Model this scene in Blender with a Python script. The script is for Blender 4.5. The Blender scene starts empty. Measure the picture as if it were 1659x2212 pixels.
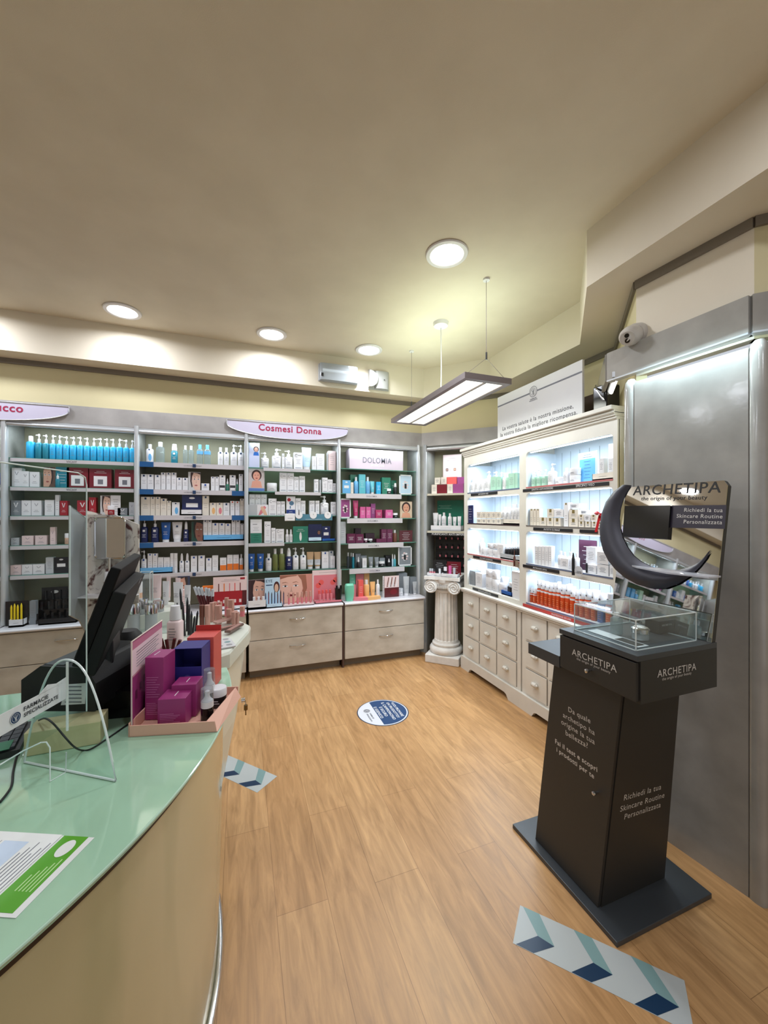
import bpy, math, random
from mathutils import Vector, Matrix
random.seed(7)
sc = bpy.context.scene
COL = sc.collection
PI = math.pi

# ------------------------------------------------------------------ camera, view, world, lamps
F, CX, HY, EYE, PHI = 840.0, 829.5, 1112.0, 1.55, math.radians(20.2)
CP, SP = math.cos(PHI), math.sin(PHI)
cam = bpy.data.cameras.new('camera')
cam.sensor_fit = 'VERTICAL'; cam.sensor_height = 36.0; cam.lens = F / 2212.0 * 36.0
cam.shift_y = 6 / 2212.0; cam.clip_start = 0.02
camo = bpy.data.objects.new('camera', cam); COL.objects.link(camo)
camo.location = (0, 0, EYE); camo.rotation_euler = (PI / 2, 0, -PHI)
sc.camera = camo
vs = sc.view_settings
vs.view_transform = 'Standard'; vs.look = 'None'; vs.gamma = 1.0; vs.use_curve_mapping = False
vs.exposure = 0.34
sc.cycles.max_bounces = 7; sc.cycles.diffuse_bounces = 4; sc.cycles.glossy_bounces = 4
sc.cycles.transparent_max_bounces = 24; sc.cycles.transmission_bounces = 6
sc.cycles.caustics_reflective = False; sc.cycles.caustics_refractive = False
sc.cycles.sample_clamp_indirect = 4.0
sc.cycles.use_denoising = True

w = bpy.data.worlds.new('world'); sc.world = w; w.use_nodes = True
w.node_tree.nodes['Background'].inputs[0].default_value = (0.90, 0.95, 1.04, 1)
w.node_tree.nodes['Background'].inputs[1].default_value = 0.52

def lin(c):
    r = []
    for v in c[:3]:
        v = v / 255.0
        r.append(v / 12.92 if v <= 0.04045 else ((v + 0.055) / 1.055) ** 2.4)
    return (r[0], r[1], r[2], 1.0)

def area(name, loc, size, power, color, direction=(0, 0, -1), size_y=None, disk=False, spread=PI):
    l = bpy.data.lights.new(name, 'AREA'); l.energy = power; l.color = color
    l.shape = 'DISK' if disk else 'RECTANGLE'; l.size = size; l.spread = spread
    if not disk: l.size_y = size_y or size
    o = bpy.data.objects.new(name, l); COL.objects.link(o); o.location = loc
    o.rotation_euler = Vector(direction).to_track_quat('-Z', 'Y').to_euler()
    o['kind'] = 'helper'
    return o

CEIL = 3.13
DOWNLIGHTS = [(1.169, 2.077), (-0.859, 3.523), (0.252, 3.524), (1.149, 3.539), (-1.93, 3.52)]
DOWN_OFF = [(1.17, 0.35), (-0.3, 0.9), (0.6, -0.9), (-2.35, 2.26), (-3.05, 2.95)]
WARM = (0.90, 0.94, 1.04); COOL = (0.80, 0.92, 1.0)
for (x, y) in DOWNLIGHTS:
    area('downlight_lamp', (x, y, CEIL - 0.03), 0.17, (5.5 if x > 1 else 7.5) if y > 3 else 11.5, WARM, disk=True, spread=math.radians(150) if x > 1 and y > 3 else math.radians(172))
for (x, y) in DOWN_OFF:
    area('downlight_lamp', (x, y, CEIL - 0.03), 0.17, 7.5, WARM, disk=True)
LZ = 2.448
area('pendant_down', (1.543, 2.84, LZ - 0.035), 0.26, 11, (0.97, 1.0, 0.93), size_y=1.2)
area('pendant_up', (1.543, 2.84, LZ + 0.05), 0.26, 7.0, (0.86, 1.0, 0.80), direction=(0, 0, 1), size_y=1.2)

# ------------------------------------------------------------------ pixel <-> place
def ray(px, py):
    t = (px - CX) / F; s = (HY - py) / F
    return Vector((CP * t + SP, CP - SP * t, s))
def on_plane(px, py, pt, n):
    d = ray(px, py); o = Vector((0, 0, EYE)); n = Vector(n)
    return o + d * ((Vector(pt) - o).dot(n) / d.dot(n))
def onz(px, py, z): return on_plane(px, py, (0, 0, z), (0, 0, 1))
def onx(px, py, x): return on_plane(px, py, (x, 0, 0), (1, 0, 0))
def ony(px, py, y): return on_plane(px, py, (0, y, 0), (0, 1, 0))
def cw(X, Y, z=0.0): return Vector((CP * X + SP * Y, CP * Y - SP * X, z))
def cp(px, py, Y): return cw((px - CX) / F * Y, Y, EYE + (HY - py) / F * Y)

# ------------------------------------------------------------------ materials
MATS = {}
def mat(name, col, rough=0.5, metal=0.0, coat=0.0, emit=None, es=0.0, alpha=None):
    if name in MATS: return MATS[name]
    m = bpy.data.materials.new(name); m.use_nodes = True
    b = m.node_tree.nodes['Principled BSDF']
    b.inputs['Base Color'].default_value = lin(col)
    b.inputs['Roughness'].default_value = rough; b.inputs['Metallic'].default_value = metal
    b.inputs['Coat Weight'].default_value = coat
    if emit:
        b.inputs['Emission Color'].default_value = lin(emit); b.inputs['Emission Strength'].default_value = es
    MATS[name] = m
    return m
def nodes(m): return m.node_tree.nodes, m.node_tree.links
def noise_mix(name, c1, c2, scale, rough, detail=4, stretch=(1, 1, 1), lo=0.35, hi=0.65, bump=0.0, metal=0.0, coat=0.0, bscale=None):
    m = mat(name, c1, rough, metal, coat); n, l = nodes(m); b = n['Principled BSDF']
    tc = n.new('ShaderNodeTexCoord'); mp = n.new('ShaderNodeMapping'); mp.inputs['Scale'].default_value = stretch
    nz = n.new('ShaderNodeTexNoise'); nz.inputs['Scale'].default_value = scale; nz.inputs['Detail'].default_value = detail
    cr = n.new('ShaderNodeValToRGB'); cr.color_ramp.elements[0].position = lo; cr.color_ramp.elements[1].position = hi
    cr.color_ramp.elements[0].color = lin(c1); cr.color_ramp.elements[1].color = lin(c2)
    l.new(tc.outputs['Object'], mp.inputs[0]); l.new(mp.outputs[0], nz.inputs['Vector'])
    l.new(nz.outputs['Fac'], cr.inputs[0]); l.new(cr.outputs[0], b.inputs['Base Color'])
    if bump:
        n2 = n.new('ShaderNodeTexNoise'); n2.inputs['Scale'].default_value = bscale or scale * 6
        bp = n.new('ShaderNodeBump'); bp.inputs['Strength'].default_value = bump; bp.inputs['Distance'].default_value = 0.01
        l.new(tc.outputs['Object'], n2.inputs['Vector']); l.new(n2.outputs['Fac'], bp.inputs['Height']); l.new(bp.outputs[0], b.inputs['Normal'])
    return m
def clear(name, col, opacity=0.12, rough=0.03, ior=1.45):
    if name in MATS: return MATS[name]
    m = bpy.data.materials.new(name); m.use_nodes = True; n, l = nodes(m)
    n.remove(n['Principled BSDF']); out = n['Material Output']
    tr = n.new('ShaderNodeBsdfTransparent'); tr.inputs[0].default_value = lin(col)
    gl = n.new('ShaderNodeBsdfGlossy'); gl.inputs['Roughness'].default_value = rough
    df = n.new('ShaderNodeBsdfDiffuse'); df.inputs[0].default_value = lin(col)
    lw = n.new('ShaderNodeLayerWeight'); lw.inputs[0].default_value = 0.5
    pw = n.new('ShaderNodeMath'); pw.operation = 'POWER'; pw.inputs[1].default_value = 4.0; l.new(lw.outputs['Facing'], pw.inputs[0])
    fr = n.new('ShaderNodeMath'); fr.operation = 'MULTIPLY_ADD'; l.new(pw.outputs[0], fr.inputs[0])
    fr.inputs[1].default_value = min(.5, (ior - 1) * 1.1); fr.inputs[2].default_value = (ior - 1) * .07
    m1 = n.new('ShaderNodeMixShader'); m1.inputs[0].default_value = opacity
    m2 = n.new('ShaderNodeMixShader')
    l.new(tr.outputs[0], m1.inputs[1]); l.new(df.outputs[0], m1.inputs[2])
    l.new(fr.outputs[0], m2.inputs[0]); l.new(m1.outputs[0], m2.inputs[1]); l.new(gl.outputs[0], m2.inputs[2])
    l.new(m2.outputs[0], out.inputs[0])
    MATS[name] = m
    return m

PLASTER = noise_mix('ceiling_plaster', (212, 203, 183), (219, 210, 190), 3, 0.9, bump=0.05, bscale=300)
YELLOW = noise_mix('pale_yellow_wall_paint', (206, 196, 156), (211, 201, 161), 2, 0.85)
CREAM = noise_mix('cream_soffit_paint', (216, 207, 188), (221, 212, 193), 2, 0.85)
LAM = noise_mix('mottled_grey_laminate', (150, 147, 144), (176, 173, 170), 5, 0.32, detail=7, lo=0.3, hi=0.7, stretch=(1, 1, 1))
LAMB = noise_mix('mottled_beige_laminate', (172, 162, 148), (195, 187, 174), 6, 0.42, detail=7, stretch=(1, 1, 1.6), lo=0.3, hi=0.7)
LAMP_PANEL = noise_mix('satin_grey_panel_laminate', (146, 144, 138), (166, 163, 156), 6, 0.13, detail=8, lo=0.3, hi=0.7, bump=0.03, bscale=25)
ALU = mat('brushed_aluminium', (196, 199, 203), 0.3, 0.75)
ALUW = mat('pale_lacquered_aluminium', (200, 204, 207), 0.25, 0.35)
STRIP = mat('dark_grey_strip', (120, 112, 100), 0.5)
BACKP = mat('olive_back_panel', (150, 145, 120), 0.6)
GREYIN = noise_mix('grey_side_laminate', (140, 142, 138), (160, 161, 156), 7, 0.4, detail=6)
WTOP = noise_mix('white_worktop', (206, 204, 210), (216, 214, 218), 5, 0.22)
DARK = mat('dark_recess', (45, 38, 32), 0.6)
CABW = noise_mix('antique_white_paint', (214, 211, 203), (220, 217, 209), 8, 0.45, bump=0.03, bscale=60)
CABIN = mat('pale_blue_white_boards', (205, 216, 226), 0.5)
PLASTERCOL = noise_mix('aged_white_plaster', (216, 214, 210), (230, 228, 224), 12, 0.6, bump=0.08, bscale=70)
GLASSG = mat('green_edge_glass', (90, 140, 125), 0.08)
SHELFGLASS = clear('shelf_glass', (205, 228, 220), 0.10)
ACR = clear('clear_acrylic', (246, 250, 250), 0.035)
ACR2 = clear('clear_guard_sheet', (246, 250, 250), 0.0, ior=1.06)
ACRE = mat('acrylic_edge', (222, 232, 230), 0.15)
KIOSK = mat('charcoal_kiosk_laminate', (44, 43, 41), 0.5)
KIOSKT = mat('slate_kiosk_top', (58, 62, 66), 0.35)
MIRROR = mat('mirror_silver', (225, 225, 225), 0.02, 1.0)
WHITE = mat('white', (226, 226, 228), 0.4)
CHROME = mat('chrome', (215, 215, 215), 0.12, 1.0)
LIGHTDISC = mat('lamp_diffuser', (255, 255, 255), 0.5, emit=(255, 252, 246), es=5.0)
TUBEL = mat('pendant_diffuser', (255, 255, 250), 0.5, emit=(252, 255, 236), es=1.5)
LEDM = mat('led_strip_emitter', (255, 255, 255), 0.5, emit=(215, 236, 255), es=2.2)
DKMETAL = mat('grey_lamp_frame', (118, 108, 108), 0.4, 0.3)
BLK = mat('black', (22, 22, 24), 0.45)
BLKG = mat('gloss_black', (16, 16, 18), 0.15)
NAVY = mat('navy', (18, 52, 92), 0.5)
PRINTG = mat('grey_print', (110, 112, 122), 0.6)
INK = mat('ink', (48, 48, 52), 0.6)
PLUM = mat('crimson_lettering', (164, 24, 72), 0.45)

def floor_mat():
    m = mat('oak_laminate_floor', (205, 160, 112), 0.3); n, l = nodes(m); b = n['Principled BSDF']
    tc = n.new('ShaderNodeTexCoord'); mp = n.new('ShaderNodeMapping'); mp.inputs['Rotation'].default_value = (0, 0, PI / 2)
    mp.inputs['Location'].default_value = (0.3, 0.07, 0)
    br = n.new('ShaderNodeTexBrick'); br.inputs['Scale'].default_value = 1.0
    br.inputs['Brick Width'].default_value = 1.25; br.inputs['Row Height'].default_value = 0.2
    br.inputs['Mortar Size'].default_value = 0.0011; br.inputs['Bias'].default_value = 0
    br.inputs['Color1'].default_value = lin((196, 154, 106)); br.inputs['Color2'].default_value = lin((184, 141, 94))
    br.inputs['Mortar'].default_value = lin((150, 112, 72)); br.offset = 0.37
    l.new(tc.outputs['Object'], mp.inputs[0]); l.new(mp.outputs[0], br.inputs['Vector'])
    m2 = n.new('ShaderNodeMapping'); m2.inputs['Scale'].default_value = (9, 1.1, 1)
    nz = n.new('ShaderNodeTexNoise'); nz.inputs['Scale'].default_value = 3.2; nz.inputs['Detail'].default_value = 8; nz.inputs['Roughness'].default_value = 0.62
    nz.inputs['Distortion'].default_value = 0.8
    l.new(tc.outputs['Object'], m2.inputs[0]); l.new(m2.outputs[0], nz.inputs['Vector'])
    cr = n.new('ShaderNodeValToRGB'); cr.color_ramp.elements[0].position = 0.3; cr.color_ramp.elements[1].position = 0.72
    cr.color_ramp.elements[0].color = (0.60, 0.55, 0.48, 1); cr.color_ramp.elements[1].color = (1.16, 1.16, 1.16, 1)
    l.new(nz.outputs['Fac'], cr.inputs[0])
    mx = n.new('ShaderNodeMix'); mx.data_type = 'RGBA'; mx.blend_type = 'MULTIPLY'; mx.inputs['Factor'].default_value = 0.85
    l.new(br.outputs['Color'], mx.inputs['A']); l.new(cr.outputs[0], mx.inputs['B'])
    l.new(mx.outputs['Result'], b.inputs['Base Color'])
    rr = n.new('ShaderNodeMapRange'); rr.inputs['To Min'].default_value = 0.27; rr.inputs['To Max'].default_value = 0.46
    l.new(nz.outputs['Fac'], rr.inputs['Value']); l.new(rr.outputs[0], b.inputs['Roughness'])
    return m
OAK = floor_mat()
def marble_mat():
    m = mat('veined_marble_print', (200, 196, 190), 0.25); n, l = nodes(m); b = n['Principled BSDF']
    tc = n.new('ShaderNodeTexCoord'); nz = n.new('ShaderNodeTexNoise'); nz.inputs['Scale'].default_value = 7; nz.inputs['Detail'].default_value = 5
    nz.inputs['Distortion'].default_value = 3.5
    cr = n.new('ShaderNodeValToRGB'); e = cr.color_ramp.elements
    e[0].position = 0.36; e[0].color = lin((92, 62, 60)); e[1].position = 0.5; e[1].color = lin((214, 208, 200))
    l.new(tc.outputs['Object'], nz.inputs['Vector']); l.new(nz.outputs['Fac'], cr.inputs[0]); l.new(cr.outputs[0], b.inputs['Base Color'])
    return m
MARBLE = marble_mat()
def counter_mat():
    m = mat('olive_laminate_curved_front', (166, 152, 112), 0.22, coat=0.4); n, l = nodes(m); b = n['Principled BSDF']
    tc = n.new('ShaderNodeTexCoord'); nz = n.new('ShaderNodeTexNoise'); nz.inputs['Scale'].default_value = 2.2; nz.inputs['Detail'].default_value = 3
    nz.inputs['Distortion'].default_value = 0.6
    mp = n.new('ShaderNodeMapping'); mp.inputs['Scale'].default_value = (1, 1, 0.35); mp.inputs['Rotation'].default_value = (0.5, 0, 0)
    cr = n.new('ShaderNodeValToRGB'); e = cr.color_ramp.elements
    e[0].position = 0.33; e[0].color = lin((148, 152, 112)); e[1].position = 0.6; e[1].color = lin((198, 186, 148))  # stretched streaks put into the colour, standing in for reflections on the glossy front
    l.new(tc.outputs['Object'], mp.inputs[0]); l.new(mp.outputs[0], nz.inputs['Vector']); l.new(nz.outputs['Fac'], cr.inputs[0]); l.new(cr.outputs[0], b.inputs['Base Color'])
    return m
OLIVE = counter_mat()
GTOP = noise_mix('pale_green_backed_glass', (158, 196, 168), (166, 202, 175), 2, 0.06, coat=0.3)

# ------------------------------------------------------------------ mesh builder
class MB:
    def __init__(s): s.v = []; s.f = []; s.m = []; s.mats = []; s.sm = []
    def mi(s, m):
        if m not in s.mats: s.mats.append(m)
        return s.mats.index(m)
    def add(s, vs, fs, m, smooth=False):
        o = len(s.v); s.v += [tuple(v) for v in vs]; k = s.mi(m)
        for f in fs: s.f.append([o + i for i in f]); s.m.append(k); s.sm.append(smooth)
        return s
    def box(s, x0, x1, y0, y1, z0, z1, m):
        v = [(x0, y0, z0), (x1, y0, z0), (x1, y1, z0), (x0, y1, z0), (x0, y0, z1), (x1, y0, z1), (x1, y1, z1), (x0, y1, z1)]
        return s.add(v, [(3, 2, 1, 0), (4, 5, 6, 7), (0, 1, 5, 4), (1, 2, 6, 5), (2, 3, 7, 6), (3, 0, 4, 7)], m)
    def obox(s, o, a, b, c, m):
        o, a, b, c = Vector(o), Vector(a), Vector(b), Vector(c)
        v = [o, o + a, o + a + b, o + b, o + c, o + a + c, o + a + b + c, o + b + c]
        fl = [(3, 2, 1, 0), (4, 5, 6, 7), (0, 1, 5, 4), (1, 2, 6, 5), (2, 3, 7, 6), (3, 0, 4, 7)]
        if a.cross(b).dot(c) < 0: fl = [tuple(reversed(f)) for f in fl]
        return s.add(v, fl, m)
    def quad(s, a, b, c, d, m): return s.add([a, b, c, d], [(0, 1, 2, 3)], m)
    def prism(s, poly, off, m, smooth=False):
        """poly: list of 3D points, extruded by vector off (both caps)."""
        off = Vector(off); P = [Vector(p) for p in poly]; n = len(P)
        nn = Vector((0, 0, 0))
        for i in range(n): nn += P[i].cross(P[(i + 1) % n])
        if nn.dot(off) > 0: P.reverse()
        v = P + [p + off for p in P]
        s.add(v, [tuple(range(n)), tuple(reversed(range(n, 2 * n)))], m)
        s.add(v, [(i, i + n, (i + 1) % n + n, (i + 1) % n) for i in range(n)], m, smooth)
        return s
    def loft(s, secs, m, seg=16, c=(0, 0, 0), smooth=True, capb=True, capt=True):
        """secs: (z, rx, ry, superellipse exponent)"""
        vs = []
        for q in secs:
            z, rx, ry = q[:3]; e = q[3] if len(q) > 3 else 2.0
            for i in range(seg):
                a = 2 * PI * (i + 0.5) / seg; ca, sa = math.cos(a), math.sin(a)
                vs.append((c[0] + rx * math.copysign(abs(ca) ** (2 / e), ca), c[1] + ry * math.copysign(abs(sa) ** (2 / e), sa), c[2] + z))
        fs = []
        for k in range(len(secs) - 1):
            for i in range(seg):
                j = (i + 1) % seg; fs.append((k * seg + i, k * seg + j, (k + 1) * seg + j, (k + 1) * seg + i))
        s.add(vs, fs, m, smooth)
        if capb: s.add(vs[:seg], [tuple(reversed(range(seg)))], m)
        if capt: s.add(vs[-seg:], [tuple(range(seg))], m)
        return s
    def cyl(s, c, r, z0, z1, m, seg=16): return s.loft([(z0, r, r), (z1, r, r)], m, seg, c)
    def tube(s, pts, r, m, seg=8):
        P = [Vector(p) for p in pts]; rings = []; up = Vector((0, 0, 1))
        for i, p in enumerate(P):
            d = (P[min(i + 1, len(P) - 1)] - P[max(i - 1, 0)]).normalized()
            a = d.cross(up if abs(d.dot(up)) < 0.95 else Vector((1, 0, 0))).normalized(); b = d.cross(a)
            rings += [p + a * (r * math.cos(2 * PI * k / seg)) + b * (r * math.sin(2 * PI * k / seg)) for k in range(seg)]
        fs = []
        for i in range(len(P) - 1):
            for k in range(seg):
                j = (k + 1) % seg; fs.append((i * seg + k, (i + 1) * seg + k, (i + 1) * seg + j, i * seg + j))
        s.add(rings, fs, m, True)
        n = len(rings); s.add(rings[:seg], [tuple(range(seg))], m); s.add(rings[n - seg:], [tuple(reversed(range(seg)))], m)
        return s
    def disc(s, c, rx, ry, y, m, seg=20, a0=0, a1=2 * PI):
        v = [(c[0] + rx * math.cos(a0 + (a1 - a0) * i / seg), y, c[2] + ry * math.sin(a0 + (a1 - a0) * i / seg)) for i in range(seg + (0 if a1 - a0 > 6.28 else 1))]
        return s.add(v, [tuple(range(len(v)))], m)
    def build(s, name, parent=None, loc=None, rz=0.0, bevel=0.0, **tags):
        me = bpy.data.meshes.new(name); me.from_pydata(s.v, [], s.f)
        for m in s.mats: me.materials.append(m)
        me.polygons.foreach_set('material_index', s.m); me.polygons.foreach_set('use_smooth', s.sm)
        me.update()
        if any(s.sm): me.set_sharp_from_angle(angle=math.radians(38))
        o = bpy.data.objects.new(name, me); COL.objects.link(o)
        if parent: o.parent = parent
        if loc is not None: o.location = loc
        if rz: o.rotation_euler = (0, 0, rz)
        if bevel:
            b = o.modifiers.new('bevel', 'BEVEL'); b.width = bevel; b.segments = 2; b.limit_method = 'ANGLE'; b.angle_limit = 0.7
        for k, v in tags.items(): o[k] = v
        return o

def struct(name, mb, **k): return mb.build(name, kind='structure', **k)
def thing(name, label, cat, loc=(0, 0, 0), rz=0.0, group=None):
    o = bpy.data.objects.new(name, None); COL.objects.link(o); o.empty_display_size = 0.05
    o.location = loc; o.rotation_euler = (0, 0, rz); o['label'] = label; o['category'] = cat
    if group: o['group'] = group
    return o
def solo(name, mb, label, cat, group=None, **k):
    o = mb.build(name, **k); o['label'] = label; o['category'] = cat
    if group: o['group'] = group
    return o

# ------------------------------------------------------------------ lettering
TXT = {}
BOLD = ('Cosmesi Donna', 'Trucco', 'Fai il test e scopri', 'i prodotti per te', 'FARMACIE', 'SPECIALIZZATE', 'IL CAMPIONCINO', 'VUOI PROVARE', 'UN PRODOTTO?', 'È SICURO', 'E IGIENICO')
def text_mesh(s):
    if s in TXT: return TXT[s]
    cu = bpy.data.curves.new('lettering', 'FONT'); cu.body = s; cu.size = 1.0; cu.resolution_u = 3; cu.space_character = 1.08; cu.offset = .02 if s in BOLD else .004
    ob = bpy.data.objects.new('lettering', cu)
    me = bpy.data.meshes.new_from_object(ob)
    xs = [v.co.x for v in me.vertices]; data = ([tuple(v.co) for v in me.vertices], [tuple(p.vertices) for p in me.polygons])
    TXT[s] = (data, min(xs), max(xs))
    bpy.data.objects.remove(ob); bpy.data.meshes.remove(me)
    return TXT[s]
def add_text(mb, s, A, B, n, m, lift=0.0008, squash=1.0):
    """letters along world/local points A->B (baseline), facing n"""
    (vs, fs), x0, x1 = text_mesh(s)
    A, B, n = Vector(A), Vector(B), Vector(n).normalized()
    r = B - A; k = r.length / (x1 - x0); r.normalize(); u = n.cross(r).normalized()
    mb.add([A + r * ((v[0] - x0) * k) + u * (v[1] * k * squash) + n * lift for v in vs], fs, m)
    return mb
def letters(parent, s, A, B, n, m, name='lettering', **k):
    mb = MB(); add_text(mb, s, A, B, n, m, **k)
    return mb.build(name, parent)
def settle(root, loc):
    """children were built in room coordinates: move the Empty to the thing's base and keep them where they are"""
    loc = Vector(loc)
    for c in root.children: c.location = Vector(c.location) - loc
    root.location = loc

# ================================================================== ROOM
struct('floor', MB().box(-5, 3.3, -3.5, 4.5, -0.05, 0, OAK))
struct('ceiling', MB().box(-5, 3.3, -3.5, 4.5, CEIL, CEIL + 0.05, PLASTER))
LINE = [(-4.8, 4.0), (1.926, 4.0), (2.65, 3.276), (2.65, 2.145), (2.012, 1.507), (2.052, 1.01), (2.6, 0.47), (2.6, -3.4)]
def seg(mb, A, B, z0, z1, inn, out, m):
    A = Vector((*A, 0)); B = Vector((*B, 0)); d = (B - A).normalized(); o = Vector((-d.y, d.x, 0))
    return mb.obox(A - o * inn + Vector((0, 0, z0)), B - A, o * (inn + out), (0, 0, z1 - z0), m)
SOF = 2.815
struct('wall_back', MB().box(-4.8, 2.0, 4.30, 4.4, 0, SOF, YELLOW))
struct('wall_back_upper', seg(MB(), LINE[0], LINE[1], 2.33, SOF, 0, 0.295, YELLOW))
struct('wall_corner_upper', seg(MB(), LINE[1], LINE[2], 2.33, SOF, 0, 0.3, YELLOW))
struct('wall_corner', seg(MB(), (1.926 + .25, 4.0 + .25), (2.65 + .25, 3.276 + .25), 0, 2.33, 0, 0.1, GREYIN))
mb = MB(); seg(mb, LINE[2], LINE[3], 0, SOF, 0, 0.3, YELLOW); struct('wall_right', mb)
struct('wall_right_recess', seg(MB(), LINE[3], LINE[4], 1.2, SOF, 0, 0.05, YELLOW))
struct('wall_right_pier', seg(MB(), LINE[4], LINE[5], 2.3, SOF, 0, 0.05, CREAM))
struct('wall_right_front', seg(MB(), LINE[5], LINE[6], 2.3, SOF, 0, 0.05, YELLOW))
struct('wall_right_front_lower', seg(MB(), (2.23, 1.2), (2.85, 0.55), 0, 2.3, 0, 0.05, YELLOW))
struct('wall_right_side', seg(MB(), LINE[6], LINE[7], 0, SOF, 0, 0.1, YELLOW))
struct('wall_left', MB().box(-4.9, -4.8, -3.5, 4.4, 0, CEIL, CREAM))
inner = [(-4.8, 3.81), (1.859, 3.81), (2.36, 3.31), (2.36, 2.205), (1.805, 1.640), (1.805, -3.4)]
outer = [(3.25, -3.4), (3.25, 4.45), (-4.8, 4.45)]
struct('trim_1', MB().prism([(x, y, SOF) for x, y in inner + outer], (0, 0, CEIL - SOF), CREAM), label='cream dropped soffit around the ceiling edge')
mb = MB()
for a, b in zip(LINE[:-2], LINE[1:-1]): seg(mb, a, b, 2.772, SOF, 0.014, 0, STRIP)
struct('trim_2', mb, label='grey cable strip under the soffit')
mb = MB()
for a, b in zip(LINE[:2], LINE[1:3]): seg(mb, a, b, 2.32, 2.472, 0.016, -0.001, LAM)
struct('trim_3', mb, label='mottled grey fascia above the shelving')
C1, C2 = Vector((2.026, 1.0085)), Vector((1.989, 1.653))
mb = MB()
seg(mb, C2, C1, 2.32, 2.475, 0.02, 0.0, LAMP_PANEL)
seg(mb, C2 + Vector((.46, .46)), C2, 2.32, 2.475, 0.02, 0, LAMP_PANEL)
seg(mb, C1, C1 + Vector((.5, -.5)), 2.32, 2.475, 0.02, 0, LAMP_PANEL)
seg(mb, C2, C1, 2.311, 2.319, 0.022, 0.02, ALUW)
seg(mb, C1, C1 + Vector((.5, -.5)), 2.311, 2.319, 0.022, 0.02, ALUW)
struct('trim_4', mb, label='grey canopy fascia over the side shelving')
struct('trim_5', MB().box(2.60, 2.62, 1.95, 3.1, 2.15, 2.50, mat('dark_brown_band', (58, 38, 26), 0.6)), label='dark brown band low on the side wall above the cabinets')  # flat dark brown slab set just off the side wall

# ------------------------------------------------------------------ ceiling lamps
for i, (x, y) in enumerate(DOWNLIGHTS + DOWN_OFF):
    lab = ['large round recessed ceiling lamp nearest the camera, beside the pendant', 'round recessed ceiling lamp over the turquoise bottle shelves',
           'round recessed ceiling lamp above the pink-lettered sign', 'round recessed ceiling lamp in front of the emergency light',
           'round recessed ceiling lamp half cut by the picture edge', 'round recessed ceiling lamp over the aisle beside the kiosk',
           'round recessed ceiling lamp over the green counter glass', 'round recessed ceiling lamp behind the viewer', 'round recessed ceiling lamp reflected low in the grey end panel', 'round recessed ceiling lamp reflected highest in the grey end panel'][i]
    t = thing('recessed_ceiling_lamp', lab, 'ceiling lamp', (x, y, CEIL), 0, 'round recessed ceiling lamps')
    R = 0.128
    MB().loft([(-0.003, R, R), (-0.011, R - .004, R - .004), (-0.013, R * .8, R * .8), (-0.006, R * .74, R * .74), (-0.001, R * .74, R * .74)], WHITE, 40, capb=False, capt=False).build('trim_ring', t)
    MB().cyl((0, 0, 0), R * .74, -0.010, -0.006, LIGHTDISC, 40).build('diffuser', t)

t = thing('pendant_lamp', 'long flat grey framed pendant lamp hanging on thin steel wires', 'pendant lamp', (1.543, 2.84, CEIL))
zl = LZ - CEIL; hx, hy = 0.183, 0.66
mb = MB()
for s in (-1, 1):
    mb.box(min(s * hx, s * (hx - .035)), max(s * hx, s * (hx - .035)), -hy, hy, zl - .012, zl + .028, DKMETAL)
    mb.box(-hx + .035, hx - .035, min(s * hy, s * (hy - .04)), max(s * hy, s * (hy - .04)), zl - .012, zl + .028, DKMETAL)
mb.box(-.006, .006, -hy + .04, hy - .04, zl - .014, zl + .02, DKMETAL)
mb.box(-hx + .035, hx - .035, -hy + .04, hy - .04, zl + .018, zl + .022, DKMETAL)
mb.build('frame', t)
for s in (-1, 1):
    MB().box(min(s * .008, s * (hx - .036)), max(s * .008, s * (hx - .036)), -hy + .041, hy - .041, zl - .006, zl + .004, TUBEL).build('diffuser', t)
for y in (-0.632, 0.584):
    mb = MB(); mb.tube([(0, y, 0), (0, y, zl + .15)], .0016, DKMETAL, 6); mb.cyl((0, y, 0), .022, -.012, 0, WHITE, 16); mb.cyl((0, y, 0), .006, zl + .14, zl + .19, BLK, 8)
    for s in (-1, 1): mb.tube([(0, y, zl + .15), (s * .15, y, zl + .03)], .0014, DKMETAL, 6)
    mb.build('suspension_wire', t)
MB().tube([(0, 0, 0), (0.004, 0, zl / 2), (0, 0, zl + .02)], .0045, WHITE, 8).build('power_cord', t)
MB().loft([(-.045, .03, .03), (-.03, .058, .058), (0, .064, .064)], WHITE, 24).build('ceiling_canopy', t)

# emergency lamp and sounder on the soffit face
EMG = mat('grey_white_plastic', (172, 173, 172), .4)
t = thing('emergency_light', 'white box emergency light with clear cover on the soffit', 'emergency light', (0.91, 3.81, 2.945))
MB().box(-.2, .2, -.03, 0, -.085, .085, EMG).build('housing', t, bevel=.008)
MB().loft([(-.08, .19, .03, 5), (.08, .19, .03, 5)], clear('frosted_cover', (196, 202, 206), .5), 24, c=(0, -.045, 0)).build('cover', t)
mb = MB(); mb.tube([(-.16, -.05, .02), (.17, -.05, .02)], .012, mat('fluorescent_tube', (255, 255, 255), .4, emit=(240, 250, 255), es=.5), 10); mb.build('tube', t)
MB().box(-.185, -.16, -.078, -.073, -.05, -.02, BLK).build('switch', t)
t = thing('alarm_sounder', 'square white alarm sounder with curved cover on the soffit', 'alarm', (1.339, 3.81, 2.94))
MB().box(-.112, .112, -.012, 0, -.1, .1, EMG).build('back_plate', t, bevel=.003)
prof = [(x * .055 - .055, -.012 - .055 * math.sqrt(max(0, 1 - x * x))) for x in [-1, -.8, -.5, -.2, .2, .5, .8, 1]]
mb = MB(); P = []
for i in range(13):
    a = -PI / 2 + PI * i / 12; P.append((-.112 + .09 * math.cos(a), -.013, .085 * math.sin(a)))
mb.prism(P, (0, -.045, 0), EMG)
mb.build('half_round_cover', t, bevel=.004)
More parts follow.
